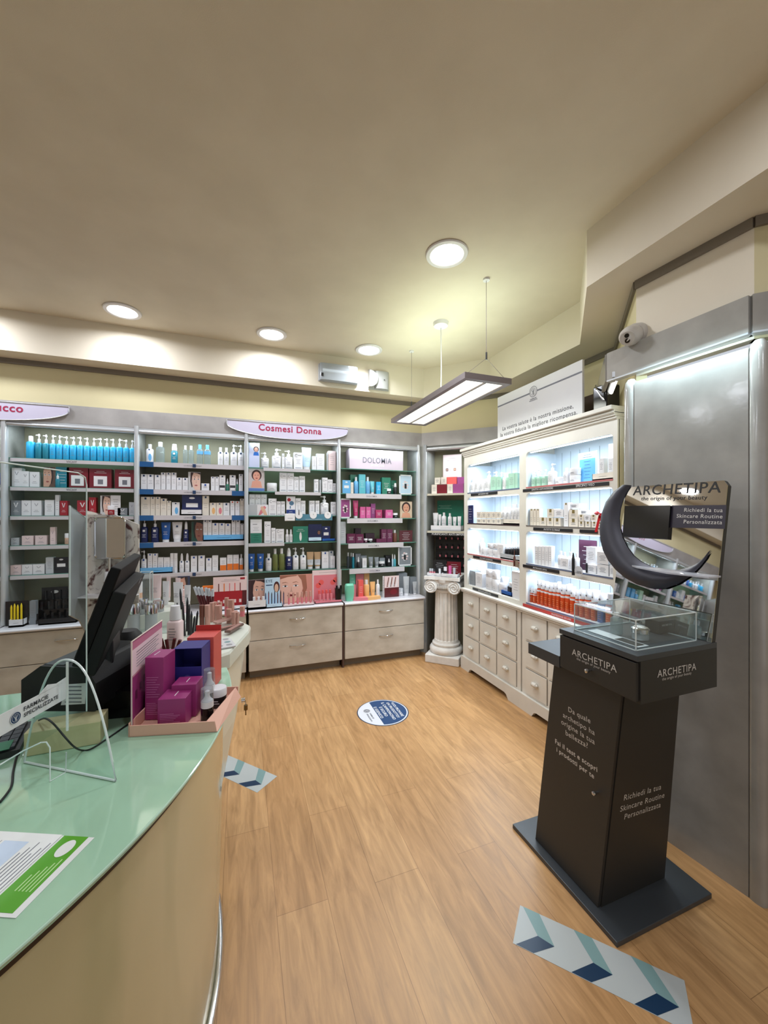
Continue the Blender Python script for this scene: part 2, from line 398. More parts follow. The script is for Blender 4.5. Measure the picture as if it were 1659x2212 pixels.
MB().loft([(-.09, .075, .03, 2.5), (.09, .075, .03, 2.5)], EMG, 24, c=(.03, -.014, 0)).build('curved_cover', t)
MB().cyl((0, 0, 0), .006, 0, .004, BLK, 8).build('indicator', t).matrix_local = Matrix.Translation((.05, -.047, 0)) @ Matrix.Rotation(PI / 2, 4, 'X')

# security camera on the pier corner
t = thing('security_camera', 'white turret security camera mounted on the wall corner', 'security camera', tuple(cp(1378, 722, 2.11)))
ax = (cp(1338, 724, 2.03) - cp(1378, 716, 2.11)).normalized()
q = ax.to_track_quat('Z', 'Y').to_matrix().to_4x4()
CAMW = mat('camera_shell', (186, 180, 172), .35)
o = MB().loft([(-.01, .058, .058), (.03, .058, .058), (.042, .052, .052)], CAMW, 28).build('mount', t); o.matrix_local = q
o = MB().loft([(.042, .05, .05), (.06, .052, .052), (.085, .05, .05), (.11, .042, .042), (.13, .026, .026)], CAMW, 28).build('housing', t); o.matrix_local = q
look = (Vector((0.2, 0.6, 1.2)) - t.location).normalized(); lc = ax * .09 + look * .03
ql = Matrix.Translation(lc) @ look.to_track_quat('Z', 'Y').to_matrix().to_4x4()
mb = MB(); mb.cyl((0, 0, 0), .034, 0, .012, CAMW, 24)
o = mb.build('eye', t); o.matrix_local = ql
mb = MB(); mb.cyl((0, .014, 0), .011, .012, .015, BLKG, 16); mb.cyl((0, -.012, 0), .012, .012, .015, BLKG, 16)
o = mb.build('lens', o)

# ------------------------------------------------------------------ signs on the fascia
LILAC = mat('lilac_white_sign_face', (205, 200, 220), .3)
def lens_sign(pa, pb, zt, zb, edge, words, label):
    t = thing('shelf_sign', label, 'sign', ((pa + pb) / 2, 3.965, zt - .06), 0, 'lens shaped signs on the fascia')
    W = (pb - pa) / 2; N = 24
    pts = [(-W, .06), (W, .06)] + [(W * math.cos(PI * i / N), .06 - edge - (zt - zb - edge) * math.sin(PI * i / N) ** 1.05) for i in range(N + 1)]
    MB().prism([(x, 0, z) for x, z in pts], (0, .014, 0), LILAC).build('board', t)
    mb = MB(); loop = [(x, -.002, z) for x, z in pts] + [(pts[0][0], -.002, pts[0][1])]
    mb.tube(loop, .0045, ALUW, 6); mb.build('rim', t)
    mb = MB(); a, b = words[1] - t.location, words[2] - t.location; a.y = b.y = -.001
    add_text(mb, words[0], a, b, (0, -1, 0), PLUM); mb.build('lettering', t)
a, b = ony(490, 905, 3.965), ony(751, 929, 3.965); c = ony(628, 949, 3.965); zt = ony(620, 916, 3.965).z
w1, w2 = ony(558.5, 929, 3.964), ony(694.4, 938.5, 3.964); w1.z = w2.z = (w1.z + w2.z) / 2
lens_sign(a.x, b.x, zt, c.z, .04, ('Cosmesi Donna', w1, w2), 'lilac lens-shaped sign with pink letters Cosmesi Donna above the shelves')
(_, x0, x1) = text_mesh('Cosmesi Donna'); kk = (w2 - w1).length / (x1 - x0)
(_, y0, y1) = text_mesh('Trucco'); e2 = ony(50, 891, 3.964); e1 = Vector((e2.x - kk * (y1 - y0), e2.y, e2.z))
e = ony(149, 874, 3.965); W = b.x - a.x
lens_sign(e.x - W, e.x, zt, c.z, .04, ('Trucco', e1, e2), 'lilac lens-shaped sign with pink letters cut off at the edge')

# ================================================================== BACK SHELVING
POSTS = [-3.627, -2.707, -1.787, -0.866, 0.049, 0.962, 1.882]
BAYN = ['mirrored far bay', 'mirrored near bay', 'turquoise-bottle bay', 'blue-strip bay', 'sign bay', 'column-side bay']
BAYL = ['grey shelving bay seen only in the kiosk mirror, farther one', 'grey shelving bay cut off by the picture edge beside the turquoise bottles',
        'grey shelving bay with turquoise bottles on its top shelf', 'grey shelving bay with blue shelf labels behind the tester unit',
        'grey shelving bay under the pink-lettered sign', 'grey shelving bay nearest the white column, with a pink top box']
SHELVES = {0: [2.02, 1.78, 1.54, 1.30, 1.05], 1: [2.02, 1.78, 1.54, 1.30, 1.05], 2: [2.019, 1.782, 1.543, 1.298, 1.054], 3: [2.026, 1.779, 1.5435, 1.298, 1.014],
           4: [2.017, 1.783, 1.543, 1.27, .986], 5: [2.046, 1.779, 1.513, 1.243, .972]}
STW = mat('white_price_strip', (196, 192, 196), .35); STB = mat('blue_price_strip', (22, 84, 140), .35)
def post(t, x, y0=3.965, rz=0):
    MB().loft([(0.662, .019, .03, 3), (2.335, .019, .03, 3)], ALUW, 16, c=(x, y0 + .03, 0)).build('post', t)
for i in range(6):
    a, b = POSTS[i], POSTS[i + 1]
    t = thing('shelving_unit', BAYL[i], 'shelving unit', (0, 0, 0), 0, 'shelving bays along the back wall')
    MB().box(a + .01, b - .01, 4.28, 4.295, .665, 2.325, BACKP).build('back_panel', t)
    MB().box(a - .009, a + .009, 4.025, 4.28, .665, 2.325, GREYIN).build('side_panel', t)
    if i == 5: MB().box(b - .009, b + .009, 4.025, 4.28, .665, 2.325, GREYIN).build('side_panel', t)
    post(t, a)
    if i == 5: post(t, b)
    MB().box(a + .009, b - .009, 4.0, 4.28, 2.312, 2.325, GREYIN).build('top_panel', t)
    mb = MB(); mb.tube([(a + .018, 3.992, 2.287), (b - .018, 3.992, 2.287)], .017, ALUW, 12); mb.box(a + .01, b - .01, 3.985, 4.0, 2.30, 2.319, ALUW)
    mb.build('top_rail', t)
    MB().box(a + .05, b - .05, 4.022, 4.04, 2.296, 2.304, LEDM).build('led_strip', t)
    for k, z in enumerate(SHELVES[i]):
        s = MB().box(a + .012, b - .012, 4.03, 4.275, z - .009, z, SHELFGLASS if i != 3 else GREYIN).build('shelf', t)
        mb = MB(); mb.box(a + .012, b - .012, 4.0275, 4.0305, z - .009, z, GLASSG)
        if i == 3:
            mb.box(a + .012, b - .02, 4.014, 4.028, z - .042, z + .001, STW)
            if k < 4: mb.box(a + .012, a + .125, 4.010, 4.014, z - .046, z + .001, STB)
            if k in (1, 2): mb.box(b - .13, b - .02, 4.010, 4.014, z - .046, z + .001, STB)
            if k == 4: mb.box(a + .012, a + .44, 4.004, 4.013, z - .03, z + .002, STW)
            c = (a + b) / 2
            mb.box(c - .013, c + .013, 4.009, 4.013, z - .034, z - .004, NAVY)
            add_text(mb, 'LA ROCHE', (c - .085, 4.012, z - .026), (c - .016, 4.012, z - .026), (0, -1, 0), INK)
            add_text(mb, 'POSAY', (c + .016, 4.012, z - .026), (c + .065, 4.012, z - .026), (0, -1, 0), INK)
        elif i <= 2:
            mb.box(a + .025, b - .03, 4.016, 4.027, z - .034, z - .005, STW)
            if k < 2: add_text(mb, 'VICHY', (a + .40, 4.015, z - .028), (a + .475, 4.015, z - .028), (0, -1, 0), INK)
        elif i == 4 and k in (0, 1, 3):
            x0, x1 = [(.16, .62), (.27, .73), None, (.02, .36)][k]
            mb.box(a + x0, a + x1, 4.014, 4.027, z - .032, z - .001, STW)
        elif i == 5 and k:
            off = (k - 1) * .012
            mb.box(a + .085 + off, b - .2 + off, 4.006, 4.027, z - .053, z - .002, STW)
            add_text(mb, 'DOLOMIA', (a + .31 + off, 4.005, z - .038), (a + .43 + off, 4.005, z - .038), (0, -1, 0), PRINTG)
        mb.build('price_strip', s)
    settle(t, ((a + b) / 2, 4.15, 0))
    area('shelf_led', ((a + b) / 2, 4.03, 2.275), .03, 2.2, COOL, direction=(0, .25, -1), size_y=.8).rotation_euler = (0, -.3, PI / 2)

# base cabinets in front of the bays
BASES = [(-3.60, -2.72), (-2.68, -1.79), (-1.765, -.875), (-.85, .045), (.068, .962), (.987, 1.875)]
def bow(t, xc, z, y, L=.15):
    pts = [(xc - L / 2 + L * i / 10, y - .022 * math.sin(PI * i / 10) ** .6, z + .0) for i in range(11)]
    return MB().tube(pts, .0045, CHROME, 8).build('handle', t)
for i, (a, b) in enumerate(BASES):
    t = thing('base_cabinet', 'beige drawer base cabinet under the ' + BAYN[i], 'cabinet', (0, 0, 0), 0, 'drawer cabinets along the back wall')
    MB().box(a, b, 3.848, 4.27, .085, .632, LAMB).build('body', t)
    MB().box(a + .01, b - .01, 3.91, 4.25, 0, .085, mat('taupe_plinth', (122, 112, 98), .5)).build('plinth', t)
    for z0, z1, hz in ((.088, .366, .285), (.372, .622, .545)):
        d = MB().box(a + .003, b - .003, 3.829, 3.848, z0, z1, LAMB).build('drawer', t, bevel=.0015)
        bow(d, (a + b) / 2, hz, 3.829)
    w2_ = MB().box(a - .004, b + .004, 3.822, 4.275, .632, .66, WTOP); w2_.tube([(a - .004, 3.822, .646), (b + .004, 3.822, .646)], .014, WTOP, 14)
    w2_.build('worktop', t)
    settle(t, ((a + b) / 2, 4.05, 0))
solo('filler_board', MB().box(.9645, .982, 3.84, 4.02, .0, .655, mat('dark_brown_edge', (74, 52, 46), .5)), 'thin dark brown upright board between two beige drawer cabinets', 'board')

# angled corner unit
E45 = Vector((.7071, -.7071, 0)); N45 = Vector((.7071, .7071, 0)); K1 = Vector((1.926, 4.0, 0))
t = thing('corner_shelving_unit', 'narrow angled grey shelving unit in the corner behind the column', 'shelving unit', (1.926, 4.0, 0), -PI / 4)
MB().box(.05, .068, 0.0, .28, 0, 2.32, GREYIN).build('side_panel', t)
MB().box(.69, .708, 0.0, .28, 0, 2.32, GREYIN).build('side_panel', t)
MB().box(.05, .705, .28, .295, 0, 2.32, BACKP).build('back_panel', t)
for x in (.047, .064):
    MB().loft([(0, .009, .02, 3), (2.335, .009, .02, 3)], ALUW, 12, c=(x - .006, -.01, 0)).build('post', t)
MB().tube([(.07, -.01, 2.287), (.70, -.01, 2.287)], .017, ALUW, 12).build('top_rail', t)
MB().box(.07, .70, 0, .28, 2.30, 2.318, GREYIN).build('top_panel', t)
for z in (1.787, 1.37, .9):
    s = MB().box(.07, .69, .0, .275, z - .012, z, WHITE if z > 1 else GREYIN).build('shelf', t)
    if z > 1: MB().box(.07, .69, -.012, .0, z - .022, z, mat('cream_shelf_edge', (196, 190, 172), .4)).build('shelf_edge', s)
s = MB().box(.07, .66, -.016, -.012, 1.318, 1.347, BLK); add_text(s, 'PURIFICANTI ANTI-IMPERFEZIONI', (.13, -.0165, 1.325), (.60, -.0165, 1.325), (0, -1, 0), WHITE); s.build('label_strip', t)
MB().box(-.03, .045, -.02, 0.1, 0, 2.32, GREYIN).build('filler_panel', t)
area('niche_led', tuple(K1 + E45 * .4 + N45 * .04 + Vector((0, 0, 2.27))), .03, 2.2, COOL, size_y=.5).rotation_euler = (0, 0, PI / 4)

# ================================================================== WHITE APOTHECARY CABINETS
ZS = [.851, 1.163, 1.466, 1.769]; ZT = 2.048
GROOVE = mat('groove', (150, 162, 172), .6); REC = mat('drawer_gap_shade', (96, 88, 78), .7)
BLKL = mat('black_label', (30, 30, 32), .4); REDL = mat('red_label', (176, 42, 36), .4); REDLT = mat('rose_label_tape', (190, 110, 112), .4)
def apothecary(q0, W, label, sl, sr, tapes, labels):
    t = thing('apothecary_cabinet', label, 'display cabinet', (2.12, q0, 0), -PI / 2, 'white apothecary cabinets')
    MB().box(.008, W - .008, 0.0, .50, .10, .79, CABW).build('body', t)
    # skirt with cut-out feet
    pts = [(0, 0), (.14, 0), (.165, .035), (.19, .045), (W - .19, .045), (W - .165, .035), (W - .14, 0), (W, 0), (W, .125), (0, .125)]
    mb = MB().prism([(x, -.022, z) for x, z in pts], (0, .03, 0), CABW); mb.box(0, .02, 0.008, .5, 0, .1, CABW); mb.box(W - .02, W, .008, .5, 0, .1, CABW)
    mb.build('base_skirt', t, bevel=.004)
    cols = 3; x0, x1 = .045, W - .045; cwid = (x1 - x0) / cols
    for c in range(cols):
        for r, (z0, z1) in enumerate(((.145, .335), (.357, .55), (.572, .768))):
            a, b = x0 + c * cwid + .012, x0 + (c + 1) * cwid - .012
            mb = MB().box(a - .0035, b + .0035, -.0012, .0, z0 - .0035, z1 + .0035, REC); mb.box(a, b, -.008, 0, z0, z1, CABW)  # darker rim stands in for the shade in the gap around each drawer
            d = mb.build('drawer', t)
            xc, zc = (a + b) / 2, (z0 + z1) / 2 + .012
            k = MB()
            k.loft([(-.034, .004, .004), (-.028, .011, .010), (-.014, .0165, .0155), (0, .018, .017), (.014, .0165, .0155), (.028, .011, .010), (.034, .004, .004)], CABW, 14)
            for rr in (-.02, -.007, .007, .02): k.loft([(rr - .0015, .0175, .0165), (rr + .0015, .0175, .0165)], CABW, 14)
            ko = k.build('knob', d); ko.matrix_local = Matrix.Translation((xc, -.022, zc)) @ Matrix.Rotation(PI / 2, 4, 'Y')
    mb = MB().box(-.0, W, -.03, .5, .79, .812, CABW); mb.box(0, W, -.02, .0, .772, .79, CABW)
    mb.build('worktop', t, bevel=.005)
    MB().box(0, .02, .03, .5, .812, 2.13, CABW).build('side_panel', t)
    MB().box(W - .02, W, .03, .5, .812, 2.13, CABW).build('side_panel', t)
    mb = MB().box(.02, W - .02, .32, .335, .812, 2.13, CABIN)
    x = .1
    while x < W - .05:
        mb.box(x - .0022, x + .0022, .3188, .3202, .86, 2.05, GROOVE); x += .088
    mb.build('back_panel', t)
    # inner linings
    MB().box(.02, sl - .002, .035, .32, .812, 2.05, CABIN).build('lining', t)
    MB().box(W - sr + .002, W - .02, .035, .32, .812, 2.05, CABIN).build('lining', t)
    # face frame with rounded opening corners
    mb = MB(); y0, y1 = .018, .036
    mb.box(0, sl, y0, y1, .812, 2.13, CABW); mb.box(W - sr, W, y0, y1, .812, 2.13, CABW)
    mb.box(sl, W - sr, y0, y1, ZT, 2.13, CABW)
    for z in ZS: mb.box(sl, W - sr, y0, y1, (z - .048) if z > .9 else .812, z - (.0 if z > .9 else .004), CABW)
    for z in [ZT] + [z - .048 for z in ZS[1:]]:
        for s, xx in ((1, sl), (-1, W - sr)):
            r = .028; arc = [(xx + s * r * (1 - math.cos(PI / 2 * i / 6)), y0 + .0005, z - r + r * math.sin(PI / 2 * i / 6)) for i in range(7)]
            mb.prism([(xx, y0 + .0005, z)] + arc, (0, y1 - y0 - .001, 0), CABW)
    mb.build('face_frame', t)
    for j, z in enumerate(ZS):
        MB().box(sl - .003, W - sr + .003, .036, .32, z - .018, z, WHITE).build('shelf', t)
        mb = MB()
        if tapes[j]: mb.box(sl, W - sr, .016, .0185, z - .009, z + .002, tapes[j])
        for (xa, xb, za, s, mm) in labels[j]:
            mb.box(xa, xb, .013, .0165, z - za - .022, z - za, mm)
            if s:
                ww = (xb - xa) * .2; ww = min(ww, (xb - xa - .008 * len(s)) / 2 if xb - xa > .010 * len(s) else .02)
                L = min(.0105 * len(s), (xb - xa) * .8); c = (xa + xb) / 2
                add_text(mb, s, (c - L / 2, .0128, z - za - .017), (c + L / 2, .0128, z - za - .017), (0, -1, 0), WHITE)
        if mb.v: mb.build('label_strip', t)
    for j, z in enumerate(ZS[1:] + [ZT + .048]):
        MB().box(sl + .02, W - sr - .02, .04, .052, z - .0555, z - .049, LEDM).build('led_strip', t)
    # cornice
    mb = MB().box(0, W, .012, .5, 2.13, 2.14, CABW)
    for k, (yy, za, zb) in enumerate(((.006, 2.135, 2.150), (-.004, 2.150, 2.162), (-.016, 2.166, 2.178), (-.034, 2.186, 2.213))): mb.box(0, W, yy, .5, za, zb, CABW)
    mb.box(0, W, -.01, .5, 2.16, 2.188, CABW)
    mb.build('cornice', t, bevel=.004)
    for z in ZS[1:] + [ZT + .048]:
        o = area('cabinet_led', (2.12 + .075, q0 - W / 2, z - .06), W - .2, 2.5, (.74, .88, 1.0), direction=(.35, 0, -1), size_y=.02)
        o.rotation_euler = (0, -.2, 0); o.data.shape = 'RECTANGLE'; o.data.size = .02; o.data.size_y = W - .2
    return t
BT = mat('blue_tape', (100, 112, 140), .4); DT = mat('dark_tape', (52, 40, 44), .4); VT = mat('violet_tape', (110, 106, 140), .4)
apothecary(3.442, .885, 'white apothecary cabinet beside the column, pale bottles on lit shelves', .062, .045,
    [None, REDLT, DT, BT],
    [[(.16, .56, .012, 'IDRATANTI ANTIRUGHE', BLKL)], [(.17, .60, .012, 'IDRATANTI ANTIRUGHE', BLKL)], [], [(.13, .55, .012, 'DETERGENZA VISO', BLKL)]])
apothecary(2.557, .837, 'white apothecary cabinet with orange sunscreen bottles, behind the kiosk', .034, .03,
    [VT, BT, mat('grey_tape', (120, 116, 112), .4), REDLT],
    [[(.0, .80, .014, 'PROTEZIONE SOLARE', REDL)], [(.0, .38, .012, 'ANTIRUGHE URTO', BLKL)], [(.12, .5, .014, 'ANTIETÀ GLOBALE', BLKL), (.56, .7, .014, '', BLKL)], [(.0, .43, .014, 'LENITIVI ANTI-ROSSORE', BLKL), (.43, .78, .014, 'SPECIFICI VISO', BLKL)]])

# mission sign standing on the cabinets
t = thing('mission_sign', 'tall white sign board with mission words standing on the cabinet', 'sign', (0, 0, 0))
SP_ = 2.2
a = onx(1075, 858, SP_); b = onx(1258, 778, SP_); zt = (a.z + b.z) / 2
SBM = mat('sign_board_white', (206, 206, 208), .4)
MB().box(SP_, SP_ + .018, b.y, a.y, 2.213, zt, SBM).build('board', t)
g1, g2 = onx(1075, 880, SP_), onx(1256, 802.3, SP_); zz = (g1.z + g2.z) / 2; lc = onx(1152, 845.7, SP_)
mb = MB(); mb.box(SP_ - .001, SP_, b.y + .002, lc.y - .045, zz - .006, zz + .006, PRINTG); mb.box(SP_ - .001, SP_, lc.y + .045, a.y - .002, zz - .006, zz + .006, PRINTG); mb.build('grey_stripe', t)
def emblem(parent, c, r, rt, up, n, m, solid=None, name='emblem'):
    c, rt, up, n = Vector(c), Vector(rt).normalized(), Vector(up).normalized(), Vector(n).normalized(); mb = MB()
    if solid:
        mb.add([c + n * .0006 + rt * (r * math.cos(2 * PI * i / 32)) + up * (r * math.sin(2 * PI * i / 32)) for i in range(32)], [tuple(range(32))], solid)
    for rr, w_ in ((r, .06), (r * .68, .05)):
        ring = [c + n * .001 + rt * (q_ * math.cos(2 * PI * i / 32)) + up * (q_ * math.sin(2 * PI * i / 32)) for q_ in (rr, rr * (1 - w_ * 1.5)) for i in range(32)]
        mb.add(ring, [(i, (i + 1) % 32, 32 + (i + 1) % 32, 32 + i) for i in range(32)], m)
    # trident / snake mark
    def seg2(x0, y0, x1, y1, w_):
        d = Vector((x1 - x0, y1 - y0)); d.normalize(); p = Vector((-d.y, d.x)) * w_ / 2
        q_ = [(x0 + p.x, y0 + p.y), (x0 - p.x, y0 - p.y), (x1 - p.x, y1 - p.y), (x1 + p.x, y1 + p.y)]
        mb.add([c + n * .0012 + rt * (r * u) + up * (r * v) for u, v in q_], [(0, 1, 2, 3)], m)
    seg2(0, -.5, 0, .5, .09); seg2(-.3, .42, -.3, .18, .08); seg2(.3, .42, .3, .18, .08)
    U = [(-.3, .18), (-.22, .05), (0, 0), (.22, .05), (.3, .18)]
    for p_, q_ in zip(U, U[1:]): seg2(*p_, *q_, .08)
    for yy in (-.1, -.25, -.4): seg2(-.17, yy, .17, yy - .08, .07)
    return mb.build(name, parent)
emblem(t, lc - Vector((.001, 0, 0)), .043, (0, -1, 0), (0, 0, 1), (-1, 0, 0), PRINTG)
letters(t, 'FARMACIE', lc + Vector((-.001, .035, -.062)), lc + Vector((-.001, -.035, -.062)), (-1, 0, 0), PRINTG)
letters(t, 'SPECIALIZZATE', lc + Vector((-.001, .045, -.074)), lc + Vector((-.001, -.045, -.074)), (-1, 0, 0), PRINTG)
for s, A, B in (('La vostra salute è la nostra missione,', (1085.8, 930.7), (1238.5, 881)), ('la vostra fiducia la migliore ricompensa.', (1081.5, 943.5), (1247, 895.2))):
    A, B = onx(*A, SP_), onx(*B, SP_); zm = (A.z + B.z) / 2; A.z = B.z = zm; letters(t, s, A, B, (-1, 0, 0), INK)
settle(t, (SP_, (a.y + b.y) / 2, 2.213))

# ================================================================== COLUMN
t = thing('column_pedestal', 'white plaster Ionic column pedestal standing in the corner', 'column pedestal', (2.073, 3.695, 0), -PI / 4)
MB().box(-.18, .18, -.18, .18, 0, .085, PLASTERCOL).build('plinth', t, bevel=.008)
prof = [(.085, .15)] + [(.12 + .04 * math.sin(a), .145 + .033 * math.cos(a)) for a in [-PI / 2 + PI * i / 10 for i in range(11)]] + [(.162, .142), (.172, .142), (.18, .15), (.19, .147), (.197, .133), (.215, .126)]
MB().loft([(z, r, r) for z, r in prof], PLASTERCOL, 40).build('base', t)
NF = 20; SEG = NF * 6; vs_, fs_ = [], []
zz_ = [.205, .22, .225, .5, .725, .73, .745]
for k, z in enumerate(zz_):
    R0 = .126 - .012 * (z - .2) / .55
    for i in range(SEG):
        ph = (i % 6) / 6.0; dpt = .0 if k in (0, 1, 5, 6) else .013 * math.sin(PI * ph) ** .7
        r = R0 - dpt; a = 2 * PI * i / SEG; vs_.append((r * math.cos(a), r * math.sin(a), z))
for k in range(len(zz_) - 1):
    for i in range(SEG):
        j = (i + 1) % SEG; fs_.append((k * SEG + i, k * SEG + j, (k + 1) * SEG + j, (k + 1) * SEG + i))
MB().add(vs_, fs_, PLASTERCOL, True).build('shaft', t)
mb = MB().loft([(.742, .113, .113), (.748, .122, .122), (.756, .122, .122), (.762, .112, .112), (.775, .112, .112), (.785, .125, .125), (.8, .14, .14), (.83, .145, .145), (.87, .15, .15)], PLASTERCOL, 32)
for s in (-1, 1):
    # bolster (sides) and front and back spirals
    c = Vector((s * .125, 0, .796)); rings = []
    for yy, r in ((-.165, .066), (-.15, .069), (-.09, .058), (0, .05), (.09, .058), (.15, .069), (.165, .066)):
        rings.append((yy, r))
    vv = []
    for yy, r in rings:
        for i in range(24): vv.append((c.x + r * math.cos(2 * PI * i / 24), yy, c.z + r * math.sin(2 * PI * i / 24)))
    ff = [(k * 24 + i, (k + 1) * 24 + i, (k + 1) * 24 + (i + 1) % 24, k * 24 + (i + 1) % 24) for k in range(6) for i in range(24)]
    mb.add(vv, ff, PLASTERCOL, True); mb.add(vv[:24], [tuple(range(24))], PLASTERCOL); mb.add(vv[-24:], [tuple(reversed(range(24)))], PLASTERCOL)
    for yy in (-.166, .166):
        pts = []
        for i in range(46):
            a = i / 45 * 2.6 * 2 * PI; r = .063 * (1 - i / 45) ** .85 + .004
            pts.append((c.x + s * -1 * r * math.cos(a + PI / 2) * 1, yy, c.z + r * math.sin(a + PI / 2)))
        mb.tube(pts, .0065, PLASTERCOL, 8)
        mb.add([(c.x + .008 * math.cos(2 * PI * i / 12), yy * 1.03, c.z + .008 * math.sin(2 * PI * i / 12)) for i in range(12)], [tuple(range(12) if yy < 0 else reversed(range(12)))], PLASTERCOL)
for i in range(9):
    x = -.056 + i * .014; mb.loft([(.778, .004, .006), (.8, .006, .012), (.822, .004, .006)], PLASTERCOL, 8, c=(x, -.148, 0))
mb.box(-.11, .11, -.15, .15, .822, .872, PLASTERCOL)
mb.loft([(.84, .03, .012), (.868, .042, .02), (.88, .05, .02)], PLASTERCOL, 16, c=(0, -.158, 0))
mb.build('capital', t)
mb = MB()
P = [(-.19, -.19), (-.07, -.172), (.07, -.172), (.19, -.19), (.172, -.07), (.172, .07), (.19, .19), (.07, .172), (-.07, .172), (-.19, .19), (-.172, .07), (-.172, -.07)]
mb.prism([(x, y, .872) for x, y in P], (0, 0, .034), PLASTERCOL); mb.build('abacus', t, bevel=.006)
CAPZ = .906
# ================================================================== SIDE PANEL, CANOPY LAMP, SIDE SHELVING
pa_, pb_ = Vector((1.8865, 1.423, 0)), Vector((1.929, .969, 0)); d_ = (pb_ - pa_).normalized(); o_ = Vector((-d_.y, d_.x, 0))
t = thing('gondola_end_panel', 'tall satin grey end panel with rounded edges behind the kiosk', 'panel', tuple((pa_ + pb_) / 2), 0)
mb = MB().obox(pa_ - (pa_ + pb_) / 2, pb_ - pa_, o_ * .05, (0, 0, 2.228), LAMP_PANEL); mb.build('panel', t)
for base in (pa_ - d_ * .03, pb_ + d_ * .026):
    c = base - (pa_ + pb_) / 2 + o_ * .022; mb = MB()
    mb.loft([(0.0, .027, .03, 2.6), (2.2, .027, .03, 2.6), (2.235, .024, .026, 2.4), (2.252, .014, .016)], LAMP_PANEL, 20, c=(c.x, c.y, 0))
    mb.build('rounded_post', t)
tp1, tp2 = cp(1331, 816, 2.2), cp(1312, 866, 2.6)
t = thing('canopy_tube_lamp', 'short bright tube lamp slanting beside the grey canopy end', 'tube lamp', tuple(tp1))
MB().tube([(0, 0, 0), tp2 - tp1], .014, mat('canopy_tube', (255, 255, 255), .4, emit=(255, 252, 240), es=3), 12).build('tube', t)
MB().obox((-.03, .0, .0), tp2 - tp1, (.018, -.018, 0), (0, 0, .03), ALUW).build('housing', t)
area('canopy_led', (1.87, 1.19, 2.30), .03, 3.4, (.66, .88, 1.0), direction=(.25, 0, -1), size_y=.5).rotation_euler = (0, -.3, 0)
t = thing('shelf_spot', 'black bracket and driver on top of the cabinet by the canopy', 'bracket', (2.2, 1.86, 2.215))
MB().box(-.06, .05, -.07, .04, 0, .16, BLKG).build('body', t, bevel=.01)
mb = MB().tube([(-.07, -.05, .05), (-.09, -.02, .12), (-.02, .05, .18)], .006, CHROME, 8); mb.build('arm', t)

PB0 = Vector((2.026, 1.0085, 0))
t = thing('peg_shelving_unit', 'yellow backed peg shelving just visible past the end panel', 'shelving unit', tuple(PB0), -PI / 4)
MB().box(-.02, .7, .26, .28, 0, 2.25, mat('mustard_back_panel', (190, 180, 122), .6)).build('back_panel', t)
MB().box(.0, .7, -.005, .25, 2.25, 2.26, ALUW).build('top_panel', t)
for z in (.5, .66): MB().box(.0, .7, -.02, .25, z - .015, z, WHITE).build('shelf', t)
MB().box(.0, .7, .0, .25, 0, .4, GREYIN).build('base', t)
for k, (z, hgt, cc, nm) in enumerate([(1.80, .30, (150, 190, 40), 'lime green'), (1.42, .2, (190, 205, 150), 'pale green'), (1.12, .26, (120, 122, 128), 'grey'), (.80, .22, (52, 52, 60), 'dark')]):
    P = PB0 + E45 * .045 + N45 * .0
    u = thing('hanging_packet', nm + ' blister packet hanging at the picture edge past the end panel', 'packet', (P.x, P.y, z), -PI / 4, 'packets on pegs')
    MB().loft([(0, .05, .012, 4), (hgt * .8, .05, .012, 4)], mat('packet_' + nm, cc, .3), 12).build('pouch', u)
    mb = MB().box(-.05, .05, -.002, .002, hgt * .8, hgt, WHITE); mb.box(-.03, .03, -.0135, -.012, hgt * .2, hgt * .5, WHITE); mb.build('header_card', u)
    MB().tube([(0, .26, hgt * .92), (0, -.03, hgt * .92), (0, -.035, hgt * .96)], .0025, CHROME, 6).build('hook', u)

# ================================================================== KIOSK
t = thing('skincare_kiosk', 'charcoal cosmetics kiosk with crescent mirror header on a flat base plate', 'kiosk', (0, 0, 0))
MB().box(1.262, 1.786, 1.017, 1.587, 0.0, .02, KIOSKT).build('base_plate', t, bevel=.002)
def hexa(bot, top, m):
    mb = MB(); v = bot + top
    return mb.add(v, [(3, 2, 1, 0), (4, 5, 6, 7), (0, 1, 5, 4), (1, 2, 6, 5), (2, 3, 7, 6), (3, 0, 4, 7)], m)
hexa([(1.318, 1.13, .02), (1.676, 1.13, .02), (1.676, 1.476, .02), (1.318, 1.476, .02)], [(1.328, 1.036, .903), (1.628, 1.036, .903), (1.628, 1.362, .903), (1.328, 1.362, .903)], KIOSK).build('pedestal', t)
door = hexa([(1.303, 1.133, .022), (1.3165, 1.133, .022), (1.3165, 1.474, .022), (1.303, 1.474, .022)], [(1.313, 1.04, .90), (1.3265, 1.04, .90), (1.3265, 1.366, .90), (1.313, 1.366, .90)], KIOSK).build('door', t)
def dn(px, py): return on_plane(px, py, (1.303, 0, .022), (-1, 0, .0114))
NW = (-1, 0, .0114)
LET = mat('white_lettering', (205, 202, 196), .5)
def z48(x, y): return (1180 + x / 4.88, 1380 + y / 4.88)
for s, A, B in (('Da quale', (235, 765), (467, 893)), ('archetipo ha', (178, 822), (512, 1018)), ('origine la tua', (160, 893), (512, 1115)), ('bellezza?', (207, 1012), (440, 1155)),
                ('Fai il test e scopri', (95, 1098), (540, 1405)), ('i prodotti per te', (110, 1185), (505, 1475))):
    letters(door, s, dn(*z48(*A)), dn(*z48(*B)), NW, LET)
def knob(parent, P, r=.009):
    k = MB().loft([(0, r * .5, r * .5), (.012, r * .5, r * .5), (.014, r * .8, r * .8), (.02, r, r), (.026, r * .8, r * .8), (.029, r * .3, r * .3)], CHROME, 16).build('knob', parent)
    k.matrix_local = Matrix.Translation(P) @ Matrix.Rotation(-PI / 2, 4, 'Y'); return k
